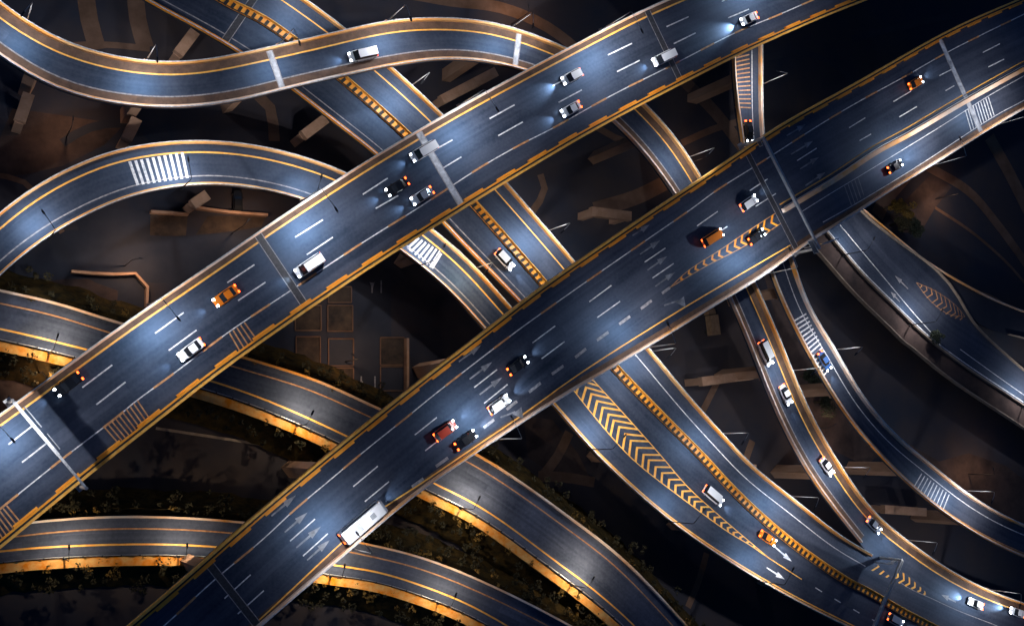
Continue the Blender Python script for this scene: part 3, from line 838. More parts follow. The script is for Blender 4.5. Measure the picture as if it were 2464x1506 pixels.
stripes(r, (2199, 1171), (2268, 1229), (2218, 1139), (2284, 1189), 10, ZG, 0.26, 'white')
for x, y in ((1795, 190), (1900, 700), (2020, 940), (2190, 1130), (2350, 1250)): pier(G, r, x, y)

# --- low road at the right, with a fork
ZR = 6.0
RL = [(1880, 440), (1945, 515), (2010, 589), (2073, 665), (2140, 729), (2213, 802), (2313, 879), (2464, 979), (2620, 1085)]
RR = [(1975, 390), (2020, 450), (2070, 509), (2156, 579), (2250, 645), (2300, 700), (2335, 775), (2400, 835), (2464, 892), (2620, 1000)]
LR_ = Ribbon(RL, RR, ZR)
r = road('low_road', 'low curved road at the right edge with a dark fork beside it', 'road', LR_)
LR_.deck(M['asphalt'], r, 1.2, 0.3)
MB().wall(LR_.line(0, .15), .28, 0, .75).build('parapet', M['concrete'], r)
MB().strip(LR_.line(0, -2.4), 4.6, -0.3).build('shoulder', M['dirt'], r)
MB().wall(LR_.line(0, -4.9), .25, -1.0, .35).build('kerb', M['concrete'], r)
MB().wall(LR_.line(1, -.15), .28, 0, .75).build('parapet', M['concrete'], r)
edge_line(LR_, r, 0, 1.1, 'white', 0.2)
mark_lines(r, 'lane_dash', [[(2020, 540), (2112, 650), (2200, 755), (2245, 805)], [(2310, 840), (2400, 905), (2464, 950)]], ZR, 0.18, 'white')
arrow_marks(r, [((2185, 695), (2153, 663)), ((2165, 726), (2143, 702))], ZR, 'white_worn')
RL2 = [(2100, 535), (2180, 608), (2240, 650), (2310, 715), (2322, 762), (2400, 800), (2464, 815), (2620, 850)]
RR2 = [(2068, 500), (2156, 572), (2215, 622), (2280, 662), (2370, 712), (2464, 750), (2620, 800)]
FK = Ribbon(RR2, RL2, ZR - 0.03)
r = road('low_road', 'dark narrow slip road forking off the low right hand road towards the edge', 'road', FK)
FK.deck(M['ground_road'], r, 1.2, 0.3)
MB().wall(FK.line(0, .15), .25, 0, .75).build('parapet', M['cap_white'], r)
MB().wall(FK.line(1, -.15, FK.n // 2 + 6), .25, 0, .75).build('parapet', M['concrete'], r)
mark_lines(r, 'gore_line', [[(2205, 680), (2250, 700), (2300, 735), (2322, 762)], [(2205, 680), (2235, 720), (2280, 755), (2322, 762)]], ZR, 0.12, 'yellow_worn', 0.02)
chevrons(r, [(2205, 680), (2250, 698), (2300, 735), (2318, 758)], [(2205, 680), (2235, 722), (2280, 758), (2318, 772)], ZR, 10, 0.1, 0.95, 0.8, 0.35, 'yellow_worn', 0.02)


# --- low roads with planted verges (lower left)
def verge_bushes(path, side, n, m, wd=(0.6, 3.0), hmax=1.3, sz=0.35):
    mb = MB(); N = normals(path)
    for _ in range(n):
        i = random.randrange(len(path)); c = path[i] + N[i] * side * random.uniform(*wd) + Vector((random.uniform(-1, 1), random.uniform(-1, 1), 0))
        c.z = path[i].z - 0.6 + random.uniform(0, .3); rr = random.uniform(.35, .95)
        for k in range(int(34 * rr)):
            v = Vector((random.gauss(0, 1), random.gauss(0, 1), abs(random.gauss(0, 1)) * .8)).normalized() * rr * random.uniform(.5, 1.1)
            v.z *= hmax
            p = c + v; a = Vector((random.gauss(0, 1), random.gauss(0, 1), random.gauss(0, .6))).normalized() * sz * random.uniform(.5, 1.2)
            b = a.cross(Vector((random.gauss(0, 1), random.gauss(0, 1), random.gauss(0, 1)))).normalized() * sz * random.uniform(.3, .7)
            q = len(mb.v); mb.v += [p - a, p + b, p + a, p - b]; mb.f.append((q, q + 1, q + 2, q + 3))
    o = mb.build('roadside_bushes', M[m])
    o['kind'] = 'stuff'
    return o


def verge(rib, t, side, width, m, name, label_kind='structure', drop=4.0):
    path = rib.line(t, 0); N = normals(path); v = []; f = []; uv = []
    cols = [0.25, .4, .7, 1.0]
    for i, (p, q) in enumerate(zip(path, N)):
        for k, c in enumerate([0.02] + cols):
            jit = 0 if k == 0 else random.uniform(-.35, .35)
            v.append(p + q * side * (c * width + jit) + Vector((0, 0, -0.55 - (0 if k < 2 else drop * (c - .25) / .75) + (random.uniform(-.15, .15) if k else 0))))
    n = 5
    for i in range(len(path) - 1):
        for k in range(n - 1):
            a = i * n + k; f.append((a, a + 1, a + n + 1, a + n))
    o = obj(name, v, f, M[m]); o['kind'] = label_kind
    bm = bmesh.new(); bm.from_mesh(o.data); bmesh.ops.recalc_face_normals(bm, faces=bm.faces)
    if sum(fc.normal.z for fc in bm.faces) < 0: bmesh.ops.reverse_faces(bm, faces=bm.faces)
    bm.to_mesh(o.data); bm.free()
    return o


def low_road(L, Rr, z, label):
    rb = Ribbon(L, Rr, z)
    r = road('low_road', label, 'road', rb)
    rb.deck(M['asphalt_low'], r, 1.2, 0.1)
    MB().wall(rb.line(0, .2), .38, 0, .85).build('parapet', M['cap_white'], r)
    edge_line(rb, r, 0, 2.3, 'yellow_worn', 0.2); edge_line(rb, r, 1, -1.9, 'yellow', 0.26)
    # guard rail on posts
    rail = MB().wall(rb.line(1, -.1), .10, .45, .8); rail.build('guard_rail', M['steel'], r)
    ps = MB()
    pp = resample(rb.line(1, -.02), 3.2)
    for p in pp: ps.box(p.x - .12, p.x + .12, p.y - .12, p.y + .12, p.z, p.z + .95)
    ps.build('rail_post', M['dark'], r)
    side = -1 if True else 1
    # sign of the outward direction on each edge
    def outward(t):
        p = rb.line(t, 0); N = normals(p); k = len(p) // 2; u = (rb.R[k] - rb.L[k]) * (1 if t else -1)
        return 1 if N[k].dot(u) > 0 else -1
    o0, o1 = outward(0), outward(1)
    MB().wall([p + q * o1 * 1.0 for p, q in zip(rb.line(1, 0), normals(rb.line(1, 0)))], 1.7, -0.9, -0.12).build('footing', M['verge_glow'], r)
    verge(rb, 0, o0, 4.5, 'grass', 'grass_verge', drop=z - 1.2)
    verge(rb, 1, o1, 6.0, 'grass', 'grass_verge', drop=z - 1.2)
    b = verge_bushes(rb.line(0, 0), o0, 150, 'leaf', (.4, 4.0)); b['label'] = 'low scrub bushes'
    verge_bushes(rb.line(0, 0), o0, 26, 'leaf_lit', (.3, 1.6))
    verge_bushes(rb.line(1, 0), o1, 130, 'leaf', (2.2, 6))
    verge_bushes(rb.line(1, 0), o1, 60, 'leaf_lit', (1.3, 3.0), .7)
    return rb, r


ZL = 7.0
CLp = [(-200, 650), (-100, 672), (0, 699), (133, 725), (293, 779), (450, 817), (597, 862), (761, 912), (904, 979), (1030, 1035), (1148, 1091), (1261, 1164), (1361, 1237), (1489, 1334), (1615, 1464), (1655, 1508), (1750, 1620)]
CRp = [(-200, 785), (-100, 797), (0, 819), (83, 835), (180, 862), (330, 895), (493, 937), (633, 985), (761, 1041), (900, 1108), (1021, 1179), (1108, 1217), (1194, 1270), (1315, 1361), (1389, 1414), (1489, 1497), (1590, 1600)]
C, Cr = low_road(CLp, CRp, ZL, 'low grey road under both highways from left edge to bottom centre, guard railed')
DLp = [(-150, 1290), (-30, 1266), (90, 1251), (167, 1244), (300, 1239), (433, 1242), (573, 1252), (720, 1272), (868, 1303), (978, 1327), (1061, 1354), (1178, 1404), (1294, 1461), (1378, 1506), (1480, 1570)]
DRp = [(-150, 1375), (0, 1352), (133, 1341), (267, 1336), (400, 1334), (467, 1337), (620, 1350), (771, 1381), (894, 1395), (994, 1426), (1094, 1463), (1178, 1506), (1290, 1575)]
D, Dr = low_road(DLp, DRp, ZL, 'low grey road along the bottom left with amber lit guard rail beneath the lower highway')


# ------------------------------------------------------------------ trees
def tree(px, py, z, rad, h, m, label, n=1500, group=None):
    b = W(px, py, z)
    t = thing('tree', label, 'tree', (b.x, b.y, z), 0, group)
    tr = MB().tube([(0, 0, 0), (.1, .05, h * .3), (0, .1, h * .6), (.05, 0, h * .85)], [.28, .22, .14, .05], 7)
    for k in range(6):
        a = k * 1.05; s = h * random.uniform(.35, .6)
        tr.tube([(0, 0, s), (math.cos(a) * rad * .4, math.sin(a) * rad * .4, s + rad * .35), (math.cos(a) * rad * .75, math.sin(a) * rad * .75, s + rad * .5)], [.10, .06, .02], 5)
    tr.build('trunk', M['bark'], t)
    mb = MB(); cl = []
    for k in range(16):
        v = Vector((random.gauss(0, 1), random.gauss(0, 1), random.gauss(0, .7))).normalized() * rad * random.uniform(.3, .85)
        cl.append((v + Vector((0, 0, h * .68)), rad * random.uniform(.22, .42)))
    for _ in range(n):
        c, rr = random.choice(cl)
        p = c + Vector((random.gauss(0, 1), random.gauss(0, 1), random.gauss(0, 1))).normalized() * rr * random.uniform(.6, 1.1)
        a = Vector((random.gauss(0, 1), random.gauss(0, 1), random.gauss(0, .6))).normalized() * random.uniform(.12, .3)
        bb = a.cross(Vector((random.gauss(0, 1), random.gauss(0, 1), random.gauss(0, 1)))).normalized() * random.uniform(.08, .2)
        q = len(mb.v); mb.v += [p - a, p + bb, p + a, p - bb]; mb.f.append((q, q + 1, q + 2, q + 3))
    mb.build('crown', M[m], t)
    return t


TG = 'round trees beside the right hand road'
tree(2128, 502, 0.0, 2.2, 6.5, 'leaf_lit', 'golden lit round tree closest to the highway edge, topmost of its clump', group=TG)
tree(2152, 517, 0.0, 2.6, 7, 'leaf_lit', 'golden lit green round tree in the middle of the clump by the right highway edge', 1800, group=TG)
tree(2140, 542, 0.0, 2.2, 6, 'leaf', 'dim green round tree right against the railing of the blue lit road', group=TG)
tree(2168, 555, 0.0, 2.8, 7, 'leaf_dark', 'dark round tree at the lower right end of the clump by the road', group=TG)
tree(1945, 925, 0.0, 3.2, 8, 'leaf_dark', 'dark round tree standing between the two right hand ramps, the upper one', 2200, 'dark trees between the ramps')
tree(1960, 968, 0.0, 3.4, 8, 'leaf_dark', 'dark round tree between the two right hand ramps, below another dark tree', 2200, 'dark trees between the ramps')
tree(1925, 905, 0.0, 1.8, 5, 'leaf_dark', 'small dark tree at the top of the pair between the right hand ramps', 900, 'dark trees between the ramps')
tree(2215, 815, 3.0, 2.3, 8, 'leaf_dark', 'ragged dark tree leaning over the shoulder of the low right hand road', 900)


# ------------------------------------------------------------------ lamps on the roads
gA = 'lamps along the S shaped ramp'
for x, y, s, lb in ((50, 46, 0, 'thin steel lamp in the top left corner on the S ramp railing'), (365, 153, 0, 'thin steel lamp at the dip of the S ramp, upper railing'), (667, 110, 0, 'thin steel lamp on the S ramp where it crosses the comb striped median'),
                    (933, 51, 0, 'thin steel lamp on the rising crest of the S ramp, left of its top'), (1217, 67, 0, 'thin steel lamp on the S ramp just before the pale joint by the upper highway'), (1658, 386, 0, 'thin steel lamp on the S ramp between the two highways'),
                    (1899, 890, 0, 'thin steel lamp on the S ramp pointing at the striped ramp, by the dark trees'), (2016, 1116, 0, 'thin steel lamp on the S ramp beside the lowest white car'), (2180, 1301, 0, 'thin steel lamp on the S ramp right of the sign gantry'), (2373, 1418, 0, 'thin steel lamp on the S ramp nearest the bottom right corner')):
    street_lamp(A, x, y, s, lb, gA, h=10.5)
gE = 'lamps along the diagonal road'
street_lamp(FE, 984, 197, 1, 'thin steel lamp on the diagonal road above the upper highway', gE, h=10.5)
street_lamp(FE, 740, 3, 1, 'thin steel lamp on the diagonal road at the top edge', gE, h=10.5)
street_lamp(FE, 1318, 560, 1, 'added thin steel lamp on the diagonal road in the gap between both highways', gE, h=10.5, power=1.5)  # added lamp, brightens the diagonal road in the gap
street_lamp(B, 1150, 650, 0, 'added short lamp on the loop ramp in the gap between both highways', 'dark armed lamps on the loop ramp', h=9, arm=2.0, warm=True, power=1.2)  # warm lamp added to light the stretch between the highways
for x, y, lb in ((1567, 850, 'thin steel lamp on the diagonal road just below the lower highway'), (1735, 1042, 'thin steel lamp midway along the right railing of the chevron road'), (1899, 1194, 'thin steel lamp on the right railing of the chevron road above the gantry')):
    street_lamp(LW, x, y, 1, lb, gE, h=10.5)
for x, y, lb in ((1412, 1076, 'dark armed lamp on the left railing of the chevron road, nearest the highway'), (1602, 1249, 'dark armed lamp on the left railing of the chevron road, midway'), (1820, 1396, 'dark armed lamp on the left railing beside the white road arrow')):
    street_lamp(LW, x, y, 0, lb, 'dark armed lamps on the chevron road', h=10, arm=3.4, dark=True)
for x, y, s, lb in ((430, 452, 1, 'dark armed lamp on the inner railing beside the loop ramp stripes'), (115, 572, 1, 'dark armed lamp on the inner railing at the left end of the loop ramp'), (1004, 639, 1, 'dark armed lamp reaching over the stripes between both highways'), (735, 487, 1, 'dark armed lamp where the loop ramp dives under the highway')):
    street_lamp(B, x, y, s, lb, 'dark armed lamps on the loop ramp', h=9, arm=3.0, dark=True)
gH = 'lamps on the outer side of the upper highway'
for x, y, lb in ((-25, 1010, 'pale lamp post on the upper highway left of the gantry'), (353, 735, 'pale lamp post with dark head left of the orange car on the upper highway'), (733, 480, 'pale lamp post on the upper highway by the end of the loop ramp'), (1097, 257, 'pale lamp post on the upper highway above the diagonal road crossing'), (1445, 73, 'pale lamp post on the upper highway nearest the top edge'), (1830, -90, 'pale lamp post on the upper highway beyond the top edge')):
    street_lamp(h1, x, y, 0, lb, gH, h=12, arm=3.8, power=1.25)
gI = 'lamps on the lower highway'
for x, y, s, lb in ((1194, 1057, 1, 'pale lamp post on the lower highway beside the red lit cars'), (846, 1317, 1, 'pale lamp post on the lower highway beside the bus'), (1555, 836, 1, 'pale lamp post on the lower highway above the comb median'), (1852, 656, 1, 'pale lamp post on the lower highway left of the gantry'), (2243, 396, 1, 'pale lamp post on the ramp side of the lower highway near two red tail lights'), (2396, 300, 1, 'pale lamp post on the lower highway nearest the right edge')):
    street_lamp(h2, x, y, s, lb, gI, h=11, arm=3.8, power=1.15)
gG = 'lamps along the striped ramp'
for x, y, lb in ((2008, 838, 'thin steel lamp on the striped ramp beside the dark blue car'), (2310, 1176, 'thin steel lamp on the striped ramp near the lowest bars'), (1829, 200, 'thin steel lamp on the striped ramp above the lower highway')):
    street_lamp(G, x, y, 1, lb, gG, h=10)
gC = 'dark lamps along the low guard railed roads'
for x, y, lb in ((110, 842, 'dark lamp on the low road at the left edge, above the guard rail'), (710, 1016, 'dark lamp on the low road between both highways'), (1380, 1405, 'dark lamp on the low road curving to the bottom centre'), (1100, 1215, 'dark lamp where the low road leaves the lower highway')):
    street_lamp(C, x, y, 1, lb, gC, h=7, arm=2.0, warm=True, dark=True, power=1.6)
for x, y, lb in ((150, 1341, 'dark lamp on the bottom left road above the amber verge'), (430, 1336, 'dark lamp on the bottom left road next to the lower highway'), (1045, 1445, 'dark lamp on the low road at the bottom, right of the lower highway'), (790, 1384, 'dark lamp by the amber glow beneath the lower highway')):
    street_lamp(D, x, y, 1, lb, gC, h=7, arm=2.0, warm=True, dark=True, power=1.6)
street_lamp(LR_, 2190, 790, 0, 'dark lamp with bent arm over the low right hand road', 'dark lamps on the low right hand road', h=9, arm=3, dark=True)
street_lamp(LR_, 2035, 620, 0, 'dark lamp near the tree clump on the low right hand road', 'dark lamps on the low right hand road', h=9, arm=3, dark=True)
street_lamp(LR_, 2464, 985, 0, 'dark lamp at the right edge on the low right hand road', 'dark lamps on the low right hand road', h=9, arm=3, dark=True)


# ------------------------------------------------------------------ gantries
def gantry(rib, px, py, label, side0=-0.4, side1=1.1, hgt=7.0, signs=((.3, 4.5, 2.6),), facing=1, beam=None):
    i, p = rib.near(px, py)
    a, b = rib.L[i].copy(), rib.R[i].copy()
    u = (b - a).normalized(); z = a.z
    a = a - u * .6; b = b + u * .6
    w = (b - a).length
    c = thing('sign_gantry', label, 'gantry', (a.x, a.y, z - 1.0), math.atan2(u.y, u.x))
    for x in (0, w):
        MB().tube([(x, 0, 0), (x, 0, hgt + 1)], [.32, .26], 10).build('column', M['steel'], c)
        MB().box(x - .6, x + .6, -.6, .6, -.1, .25).build('base_plate', M['steel'], c)
    tr = MB()
    if beam:
        tr.box(.3, w * .62, -.22, .22, hgt + .3, hgt + 1.1).box(w * .62, w - .3, -.18, .18, hgt + .4, hgt + 1.0)
    for yy, zz in () if beam else ((-.55, hgt + .2), (.55, hgt + .2), (-.55, hgt + 1.2), (.55, hgt + 1.2)):
        tr.bar((0, yy, zz), (w, yy, zz), .16)
    k = 0; n = int(w / 1.4)
    for k in range(0 if beam else n):
        x0 = w * k / n; x1 = w * (k + 1) / n; s = 1 if k % 2 else -1
        for yy in (-.55, .55): tr.bar((x0, yy, hgt + .7 - s * .5), (x1, yy, hgt + .7 + s * .5), .09)
        for zz in (hgt + .2, hgt + 1.2): tr.bar((x0, -.55 * s, zz), (x1, .55 * s, zz), .09)
    tr.build('beam' if beam else 'truss', M[beam or 'steel'], c)
    for f, sw, sh in signs:
        s = MB().box(f * w - sw / 2, f * w + sw / 2, facing * .75 - .06, facing * .75 + .06, hgt - .6, hgt - .6 + sh).build('sign_panel', M['signback'], c)
        MB().box(f * w - sw / 2 + .1, f * w + sw / 2 - .1, facing * (.81) - (.004 if facing < 0 else 0), facing * .81 + (.004 if facing > 0 else 0), hgt - .5, hgt - .7 + sh).build('sign_face', M['signblue'], s)
    return c


gantry(h1, 120, 1065, 'pale beam gantry spanning the upper highway at the far left', signs=((.22, 4, 1.4), (.5, 3, 1.2)), facing=1, beam='white')
gantry(h2, 1893, 552, 'dark slim gantry over the lower highway at the chevron gore', signs=((.03, 1.2, 1.2), (.97, 3.0, 1.6)), facing=-1, beam='signback')
gantry(LW, 2078, 1425, 'thin gantry over the merge viaduct at bottom right with two small sign boards', signs=((.93, 3.2, 1.3), (.70, 2.6, 1.2)), facing=-1, hgt=7.0, beam='signback')
for pz, ln, lb in (((2104, 1352), 3.4, 'white lit direction board standing at the nose between the two merging roads'), ((1940, 596), 4.6, 'long pale sign board standing outside the lower highway railing by the gantry')):
    p = W(*pz, 16.0 if pz[0] > 2000 else 30.0)
    t = thing('direction_board', lb, 'sign', (p.x, p.y, p.z - .5), R(25))
    MB().tube([(0, 0, 0), (0, 0, 6.2)], [.14, .11], 8).build('pole', M['steel'], t)
    b_ = MB().prism([(-.2, -.10), (ln, -.55), (ln, -.40), (-.2, .06)], 4.4, 6.0).build('sign_panel', M['white'], t)
    MB().bar((0, 0, 5.0), (ln * .9, -.4, 5.0), .14).build('bracket', M['steel'], t)


# ------------------------------------------------------------------ cars
def loft(sections, k=None):
    """sections: list of (x, [(y, z) ...]) rings of equal length"""
    v = []; f = []; n = len(sections[0][1])
    for x, ring in sections:
        for y, z in ring: v.append(Vector((x, y, z)))
    for i in range(len(sections) - 1):
        for j in range(n):
            a = i * n + j; b = i * n + (j + 1) % n
            f.append((a, b, b + n, a + n))
    f.append(tuple(range(n))[::-1]); f.append(tuple(range((len(sections) - 1) * n, len(sections) * n)))
    return v, f


def proto_car(name, Lc, Wc, H, kind, loc=(0, 0, 0)):
    t = thing(name, None, 'car', loc)
    hw = Wc / 2; bl = .32                      # sill height
    belt = .88 if kind != 'van' else 1.0
    def ring(w, zb, zt): return [(-w * .92, zb), (-w, zb + .18), (-w, zt - .12), (-w * .88, zt), (w * .88, zt), (w, zt - .12), (w, zb + .18), (w * .92, zb)]
    hl = Lc / 2
    sec = [(-hl, ring(hw * .78, .42, .72)), (-hl + .15, ring(hw * .93, .3, .90)), (-hl + .8, ring(hw, .24, belt + .04)), (-.3, ring(hw, .22, belt)), (hl * .45, ring(hw, .22, belt)), (hl - .5, ring(hw * .96, .26, belt - .14)), (hl - .12, ring(hw * .86, .32, .66)), (hl, ring(hw * .68, .4, .56))]
    v, f = loft(sec)
    body = obj('body', v, f, M['car_white'], t, smooth=False)
    if kind == 'van': xs = (-hl + .05, -hl + .3, hl * .42, hl * .68)
    elif kind == 'suv': xs = (-hl + .1, -hl + .55, hl * .18, hl * .52)
    else: xs = (-hl * .72, -hl * .38, hl * .12, hl * .45)
    def cr(w, zb, zt): return [(-w, zb), (-w * .84, zt), (w * .84, zt), (w, zb)]
    zt = H
    v, f = loft([(xs[0], cr(hw * .86, belt - .05, belt + .02)), (xs[1], cr(hw * .9, belt - .05, zt - .04)), ((xs[1] + xs[2]) / 2, cr(hw * .92, belt - .05, zt)), (xs[2], cr(hw * .9, belt - .05, zt - .05)), (xs[3], cr(hw * .86, belt - .06, belt + .01))])
    cab = obj('windows', v, f, M['glass'], t)
    rf = MB(); rw = hw * .80
    rf.prism([(xs[1] - .02, -rw * .93), (xs[2] + .02, -rw * .93), (xs[2] + .1, 0), (xs[2] + .02, rw * .93), (xs[1] - .02, rw * .93)], zt - .06, zt + .035)
    rf.build('roof', M['car_white'], t)
    for sx in (-1, 1):
        for sy in (-1, 1):
            x = sx * Lc * .31; y = sy * (hw - .1)
            w = MB().tube([(x, y - .11, .33), (x, y + .11, .33)], .33, 14).build('wheel', M['black'], t)
            MB().tube([(x, y + sy * .09, .33), (x, y + sy * .125, .33)], .2, 10).build('rim', M['steel'], w)
    for sy in (-1, 1):
        y = sy * hw * .66
        MB().prism([(hl - .42, y - .2), (hl - .08, y - .15), (hl - .02, y + .1 * sy), (hl - .08, y + .15), (hl - .42, y + .2)], .58, .77).build('headlight', M['head'], t)
        MB().prism([(-hl - .02, y - .2), (-hl + .26, y - .2), (-hl + .26, y + .2), (-hl - .02, y + .2)], .68, .93).build('taillight', M['tail'], t)
        MB().box(xs[3] - .35, xs[3] - .15, sy * (hw + .02) - (.16 if sy < 0 else 0), sy * (hw + .02) + (.16 if sy > 0 else 0), belt, belt + .14).build('mirror', M['car_dark'], t)
    return t


def proto_bus():
    t = thing('bus', None, 'bus')
    Lc, hw, H = 9.0, 1.22, 3.0
    def ring(w, zb, zt): return [(-w, zb), (-w, zt - .2), (-w * .86, zt), (w * .86, zt), (w, zt - .2), (w, zb)]
    v, f = loft([(-Lc / 2, ring(hw * .94, .45, H - .12)), (-Lc / 2 + .2, ring(hw, .35, H)), (Lc / 2 - .5, ring(hw, .35, H)), (Lc / 2, ring(hw * .92, .4, H - .35))])
    obj('body', v, f, M['car_white'], t)
    wnd = MB()
    for sy in (-1, 1): wnd.box(-Lc / 2 + .5, Lc / 2 - .8, sy * (hw + .012) - .012, sy * (hw + .012) + .012, 1.35, 2.4)
    wnd.box(Lc / 2 - .06, Lc / 2 + .03, -hw * .85, hw * .85, 1.2, 2.4)
    wnd.build('windows', M['glass'], t)
    MB().box(-2.6, -.9, -.7, .7, H + .003, H + .22).build('roof_unit', M['signback'], t)
    MB().box(1.2, 2.2, -.45, .45, H + .003, H + .1).build('roof_hatch', M['signback'], t)
    for x in (-2.7, 2.6):
        for sy in (-1, 1): MB().tube([(x, sy * (hw - .14) - .14, .46), (x, sy * (hw - .14) + .14, .46)], .46, 16).build('wheel', M['black'], t)
    for sy in (-1, 1):
        y = sy * hw * .7
        MB().box(Lc / 2 - .1, Lc / 2 + .06, y - .18, y + .18, .6, .85).build('headlight', M['head'], t)
        MB().box(-Lc / 2 - .06, -Lc / 2 + .05, y - .18, y + .18, .8, 1.2).build('taillight', M['tail'], t)
    return t


PROTO = {}
COLORED = ('body', 'roof')


def place_car(rib, px, py, sgn, color, kind, label, group, beam=1.0, heading=None, base=None):
    key = kind
    first = key not in PROTO
    if first:
        if kind == 'sedan': PROTO[key] = proto_car('car', 4.7, 1.85, 1.45, 'sedan')
        elif kind == 'suv': PROTO[key] = proto_car('car', 4.8, 1.95, 1.72, 'suv')
        elif kind == 'van': PROTO[key] = proto_car('van', 5.6, 2.05, 2.1, 'van')
        elif kind == 'bus': PROTO[key] = proto_bus()
    src = PROTO[key]
    if rib is not None:
        i, p = rib.near(px, py)
        t = rib.tangent(i) * sgn
        z = p.z
    else:
        p = W(px, py, base); t = Vector((math.cos(heading), math.sin(heading), 0)); z = base
    if first: root = src
    else:
        root = src.copy(); COL.objects.link(root)
        for ch in list(src.children):
            if ch.type == 'LIGHT': continue
            c = ch.copy(); COL.objects.link(c); c.parent = root
            for gch in ch.children:
                d = gch.copy(); COL.objects.link(d); d.parent = c
    for c in root.children:
        if c.type == 'MESH' and c.data.name.split('.')[0] in COLORED:
            c.material_slots[0].link = 'OBJECT'
            c.material_slots[0].material = M[color]
    root.location = (p.x, p.y, z + 0.025)
    root.rotation_euler = (0, 0, math.atan2(t.y, t.x))
    root['label'] = label; root['group'] = group
    root['category'] = {'van': 'van', 'bus': 'bus'}.get(kind, 'car')
    if beam > 0:
        l = bpy.data.lights.new('headlight_beam', 'SPOT')
        l.energy = CAR_W * beam; l.color = (0.55, 0.76, 1.0); l.spot_size = R(58); l.spot_blend = 1.0; l.shadow_soft_size = .12
        lo = bpy.data.objects.new('headlight_beam', l); COL.objects.link(lo); lo.parent = root
        lo.location = (2.9 if kind != 'bus' else 4.8, 0, .95); lo.rotation_euler = (0, R(-76), 0)
    return root


g1 = 'vehicles on the upper highway'; g2 = 'vehicles on the lower highway'; g3 = 'vehicles on the S shaped ramp'; g4 = 'vehicles on the chevron road'
for x, y, col, kd, lb in (
        (1372, 187, 'car_white', 'suv', 'white car in the middle lane of the upper highway, right of the warm light pool'),
        (1370, 265, 'car_white', 'sedan', 'white car in the inner lane of the upper highway, beside the middle lane car'),
        (1798, 48, 'car_white', 'sedan', 'white car closest to the top right end of the upper highway'),
        (1592, 142, 'car_white', 'van', 'white van crossing the dark joint of the upper highway near the top'),
        (1016, 366, 'car_white', 'van', 'white van on the pale joint of the upper highway'),
        (952, 452, 'car_dark', 'sedan', 'black car left of the pale joint on the upper highway'),
        (1012, 473, 'car_silver', 'sedan', 'silver car with bright lights just below the white van on the upper highway'),
        (741, 640, 'car_white', 'van', 'white minivan beside the dark joint at the centre left of the upper highway'),
        (541, 713, 'car_orange', 'sedan', 'orange taxi on the upper highway'),
        (457, 842, 'car_white', 'sedan', 'white car with blue glare below the orange taxi on the upper highway'),
        (163, 925, 'car_dark', 'sedan', 'dark car near the gantry on the upper highway')):
    place_car(h1, x, y, -1, col, kd, lb, g1, 4.0 if x == 1798 else 2.0 if x == 1372 else 0.7)
for x, y, col, kd, lb, bm_ in (
        (2198, 202, 'car_orange', 'sedan', 'orange and white car alone near the upper right of the lower highway', .8),
        (2148, 402, 'car_dark', 'sedan', 'dark car with two red tail lights on the slip lane at the right', 1.2),
        (1797, 490, 'car_white', 'suv', 'white car just left of the chevron gore on the lower highway', .6),
        (1710, 573, 'car_orange', 'van', 'orange van in the middle lane left of the chevrons', .4),
        (1816, 571, 'car_dark', 'sedan', 'black car driving over the chevrons of the lower highway', .5),
        (1242, 880, 'car_dark', 'sedan', 'black car in the centre lane of the lower highway above the light pool', .9),
        (1197, 973, 'car_white', 'suv', 'white car right of the bright blue pool on the lower highway', 1.6),
        (1068, 1036, 'car_red', 'suv', 'red car behind the bright blue pool on the lower highway', 1.6),
        (1117, 1058, 'car_dark', 'sedan', 'dark car with red tail lights in the outer lane of the lower highway', 1.2),
        (866, 1255, 'car_white', 'bus', 'white bus in the outer lane at the bottom of the lower highway', 1.0)):
    place_car(h2, x, y, 1, col, kd, lb, g2, bm_)
place_car(A, 870, 134, -1, 'car_white', 'van', 'white van climbing the crest of the S shaped ramp', g3, 1.0)
place_car(A, 1838, 850, 1, 'car_white', 'van', 'white van on the S ramp just below the lower highway', g3, .8)
place_car(A, 1886, 950, 1, 'car_white', 'sedan', 'white car on the S ramp beside the dark round trees', g3, .8)
place_car(A, 1985, 1122, 1, 'car_white', 'sedan', 'white car on the S ramp about midway to the gantry', g3, .8)
place_car(A, 2098, 1263, 1, 'car_silver', 'sedan', 'silver car on the S ramp just above the gantry', g3, .8)
place_car(LW, 1712, 1192, 1, 'car_white', 'van', 'long white van with blue glow beside the chevron gore', g4, 1.6)
place_car(LW, 1843, 1294, 1, 'car_orange', 'sedan', 'orange taxi below the long white van on the chevron road', g4, .8)
place_car(LW, 2150, 1491, 1, 'car_silver', 'suv', 'pale car at the bottom edge near the comb median', g4, .8)
place_car(A, 2343, 1451, -1, 'car_white', 'sedan', 'white car in the bright blue glare at bottom right', g3, 1.8)
place_car(A, 2442, 1472, -1, 'car_white', 'sedan', 'white car closest to the bottom right corner', g3, 1.8)
place_car(FE, 1211, 626, 1, 'car_white', 'suv', 'white and amber car between the highways left of the comb median', 'vehicles on the diagonal road', .7)
place_car(G, 1979, 869, 1, 'car_blue', 'sedan', 'dark blue car crossing the white bars on the right hand ramp', 'vehicles on the striped ramp', .9)
place_car(G, 1797, 318, 1, 'car_dark', 'sedan', 'dark car half hidden where the striped ramp meets the lower highway', 'vehicles on the striped ramp', .5)
place_car(None, 570, 487, 1, 'car_dark', 'sedan', 'small dark car parked on dark ground below the loop ramp', 'vehicles on the ground', 0, heading=R(92), base=0.02)

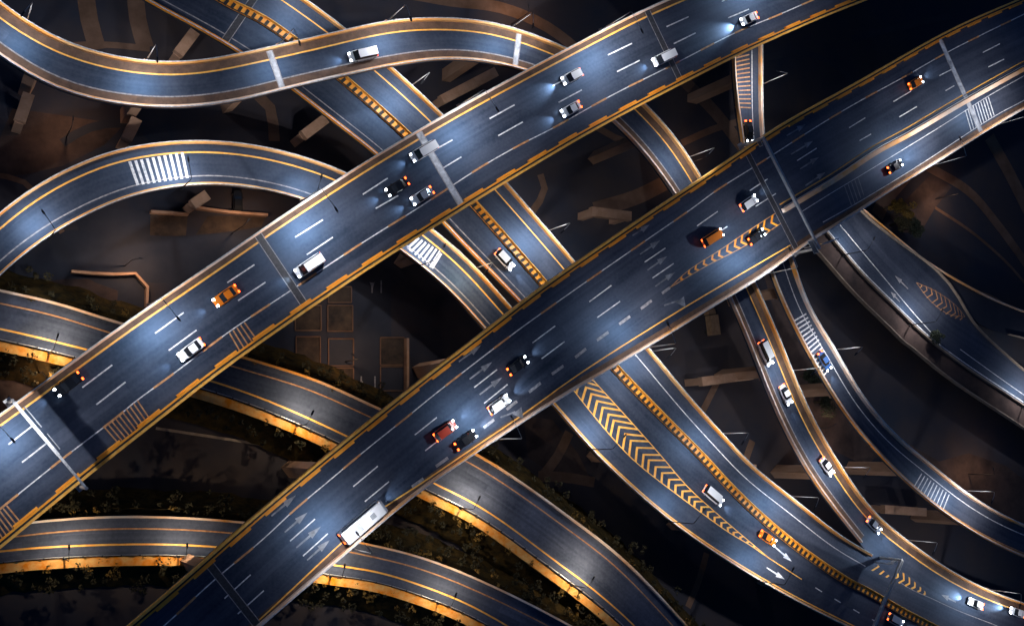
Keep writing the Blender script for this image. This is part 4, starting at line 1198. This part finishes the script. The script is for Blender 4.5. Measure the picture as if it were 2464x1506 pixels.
for c in COL.objects:
    if c.get('category') == 'car' and c.get('group') == 'vehicles on the ground':
        for ch in c.children:
            if ch.type == 'MESH' and ch.data.name.split('.')[0] in ('headlight', 'taillight'):
                ch.material_slots[0].link = 'OBJECT'; ch.material_slots[0].material = M['glass']

# lorry parked on the dark ground below the lower highway
p = W(1702, 775, 0)
t = thing('truck', 'brown box truck parked on dark ground below the lower highway', 'truck', (p.x, p.y, 0.0), R(98))
MB().box(-3.2, 1.4, -1.15, 1.15, 1.0, 3.0).build('cargo_box', M['cargo'], t)
v, f = loft([(1.6, [(-1.05, .6), (-1.05, 2.4), (1.05, 2.4), (1.05, .6)]), (2.6, [(-1.05, .6), (-1.0, 2.3), (1.0, 2.3), (1.05, .6)]), (3.2, [(-1.0, .6), (-.95, 1.5), (.95, 1.5), (1.0, .6)])])
cabm = obj('cab', v, f, M['cargo'], t)
MB().box(-3.2, 3.0, -.4, .4, .6, .95).build('chassis', M['dark'], t)
for x in (-2.3, 2.3):
    for sy in (-1, 1): MB().tube([(x, sy * .95 - .15, .45), (x, sy * .95 + .15, .45)], .45, 14).build('wheel', M['black'], t)

# lamps added on the ground to light the yards brown
def added_yard_lamp(px, py, label, power=1.0, col=(1.0, .62, .38)):
    p = W(px, py, 0)
    t = thing('street_lamp', label, 'street lamp', (p.x, p.y, 0.0), random.uniform(0, 6), 'added yard lamps on the ground')
    MB().tube([(0, 0, 0), (0, 0, 8.5)], [.12, .07]).build('pole', M['dark'], t)
    MB().tube([(0, 0, 8.5), (1.2, 0, 8.8)], [.06, .05]).build('arm', M['dark'], t)
    h_ = MB().prism([(1.1, -.1), (1.8, -.14), (1.9, 0), (1.8, .14), (1.1, .1)], 8.74, 8.88).build('lamp_head', M['dark'], t)
    l = bpy.data.lights.new('lamp_light', 'SPOT'); l.energy = 2300 * power; l.color = col; l.spot_size = R(150); l.spot_blend = 1; l.shadow_soft_size = .3
    lo = bpy.data.objects.new('lamp_light', l); COL.objects.link(lo); lo.parent = t; lo.location = (1.5, 0, 8.65)


for x, y, pw, lb in ((300, 640, 1.6, 'added dark yard lamp on the brown ground left of the upper highway'), (560, 560, 1.0, 'added dark yard lamp by the concrete yard below the loop ramp'), (90, 900, 1.0, 'added dark yard lamp on the ground at the left edge'), (830, 870, .9, 'added dark yard lamp in the parking yard between the highways'), (1940, 1030, .9, 'added dark yard lamp on ground between the two right hand ramps'), (2250, 480, .9, 'added dark yard lamp on the ground right of the tree clump'), (1230, 60, .9, 'added dark yard lamp on the ground near the curved track at the top'), (2330, 1140, .9, 'added dark yard lamp on the ground right of the striped ramp'), (160, 330, .9, 'added dark yard lamp on the ground between the S ramp and loop ramp'), (1640, 400, .6, 'added dark yard lamp on the ground between both highways')):
    added_yard_lamp(x, y, lb, pw)
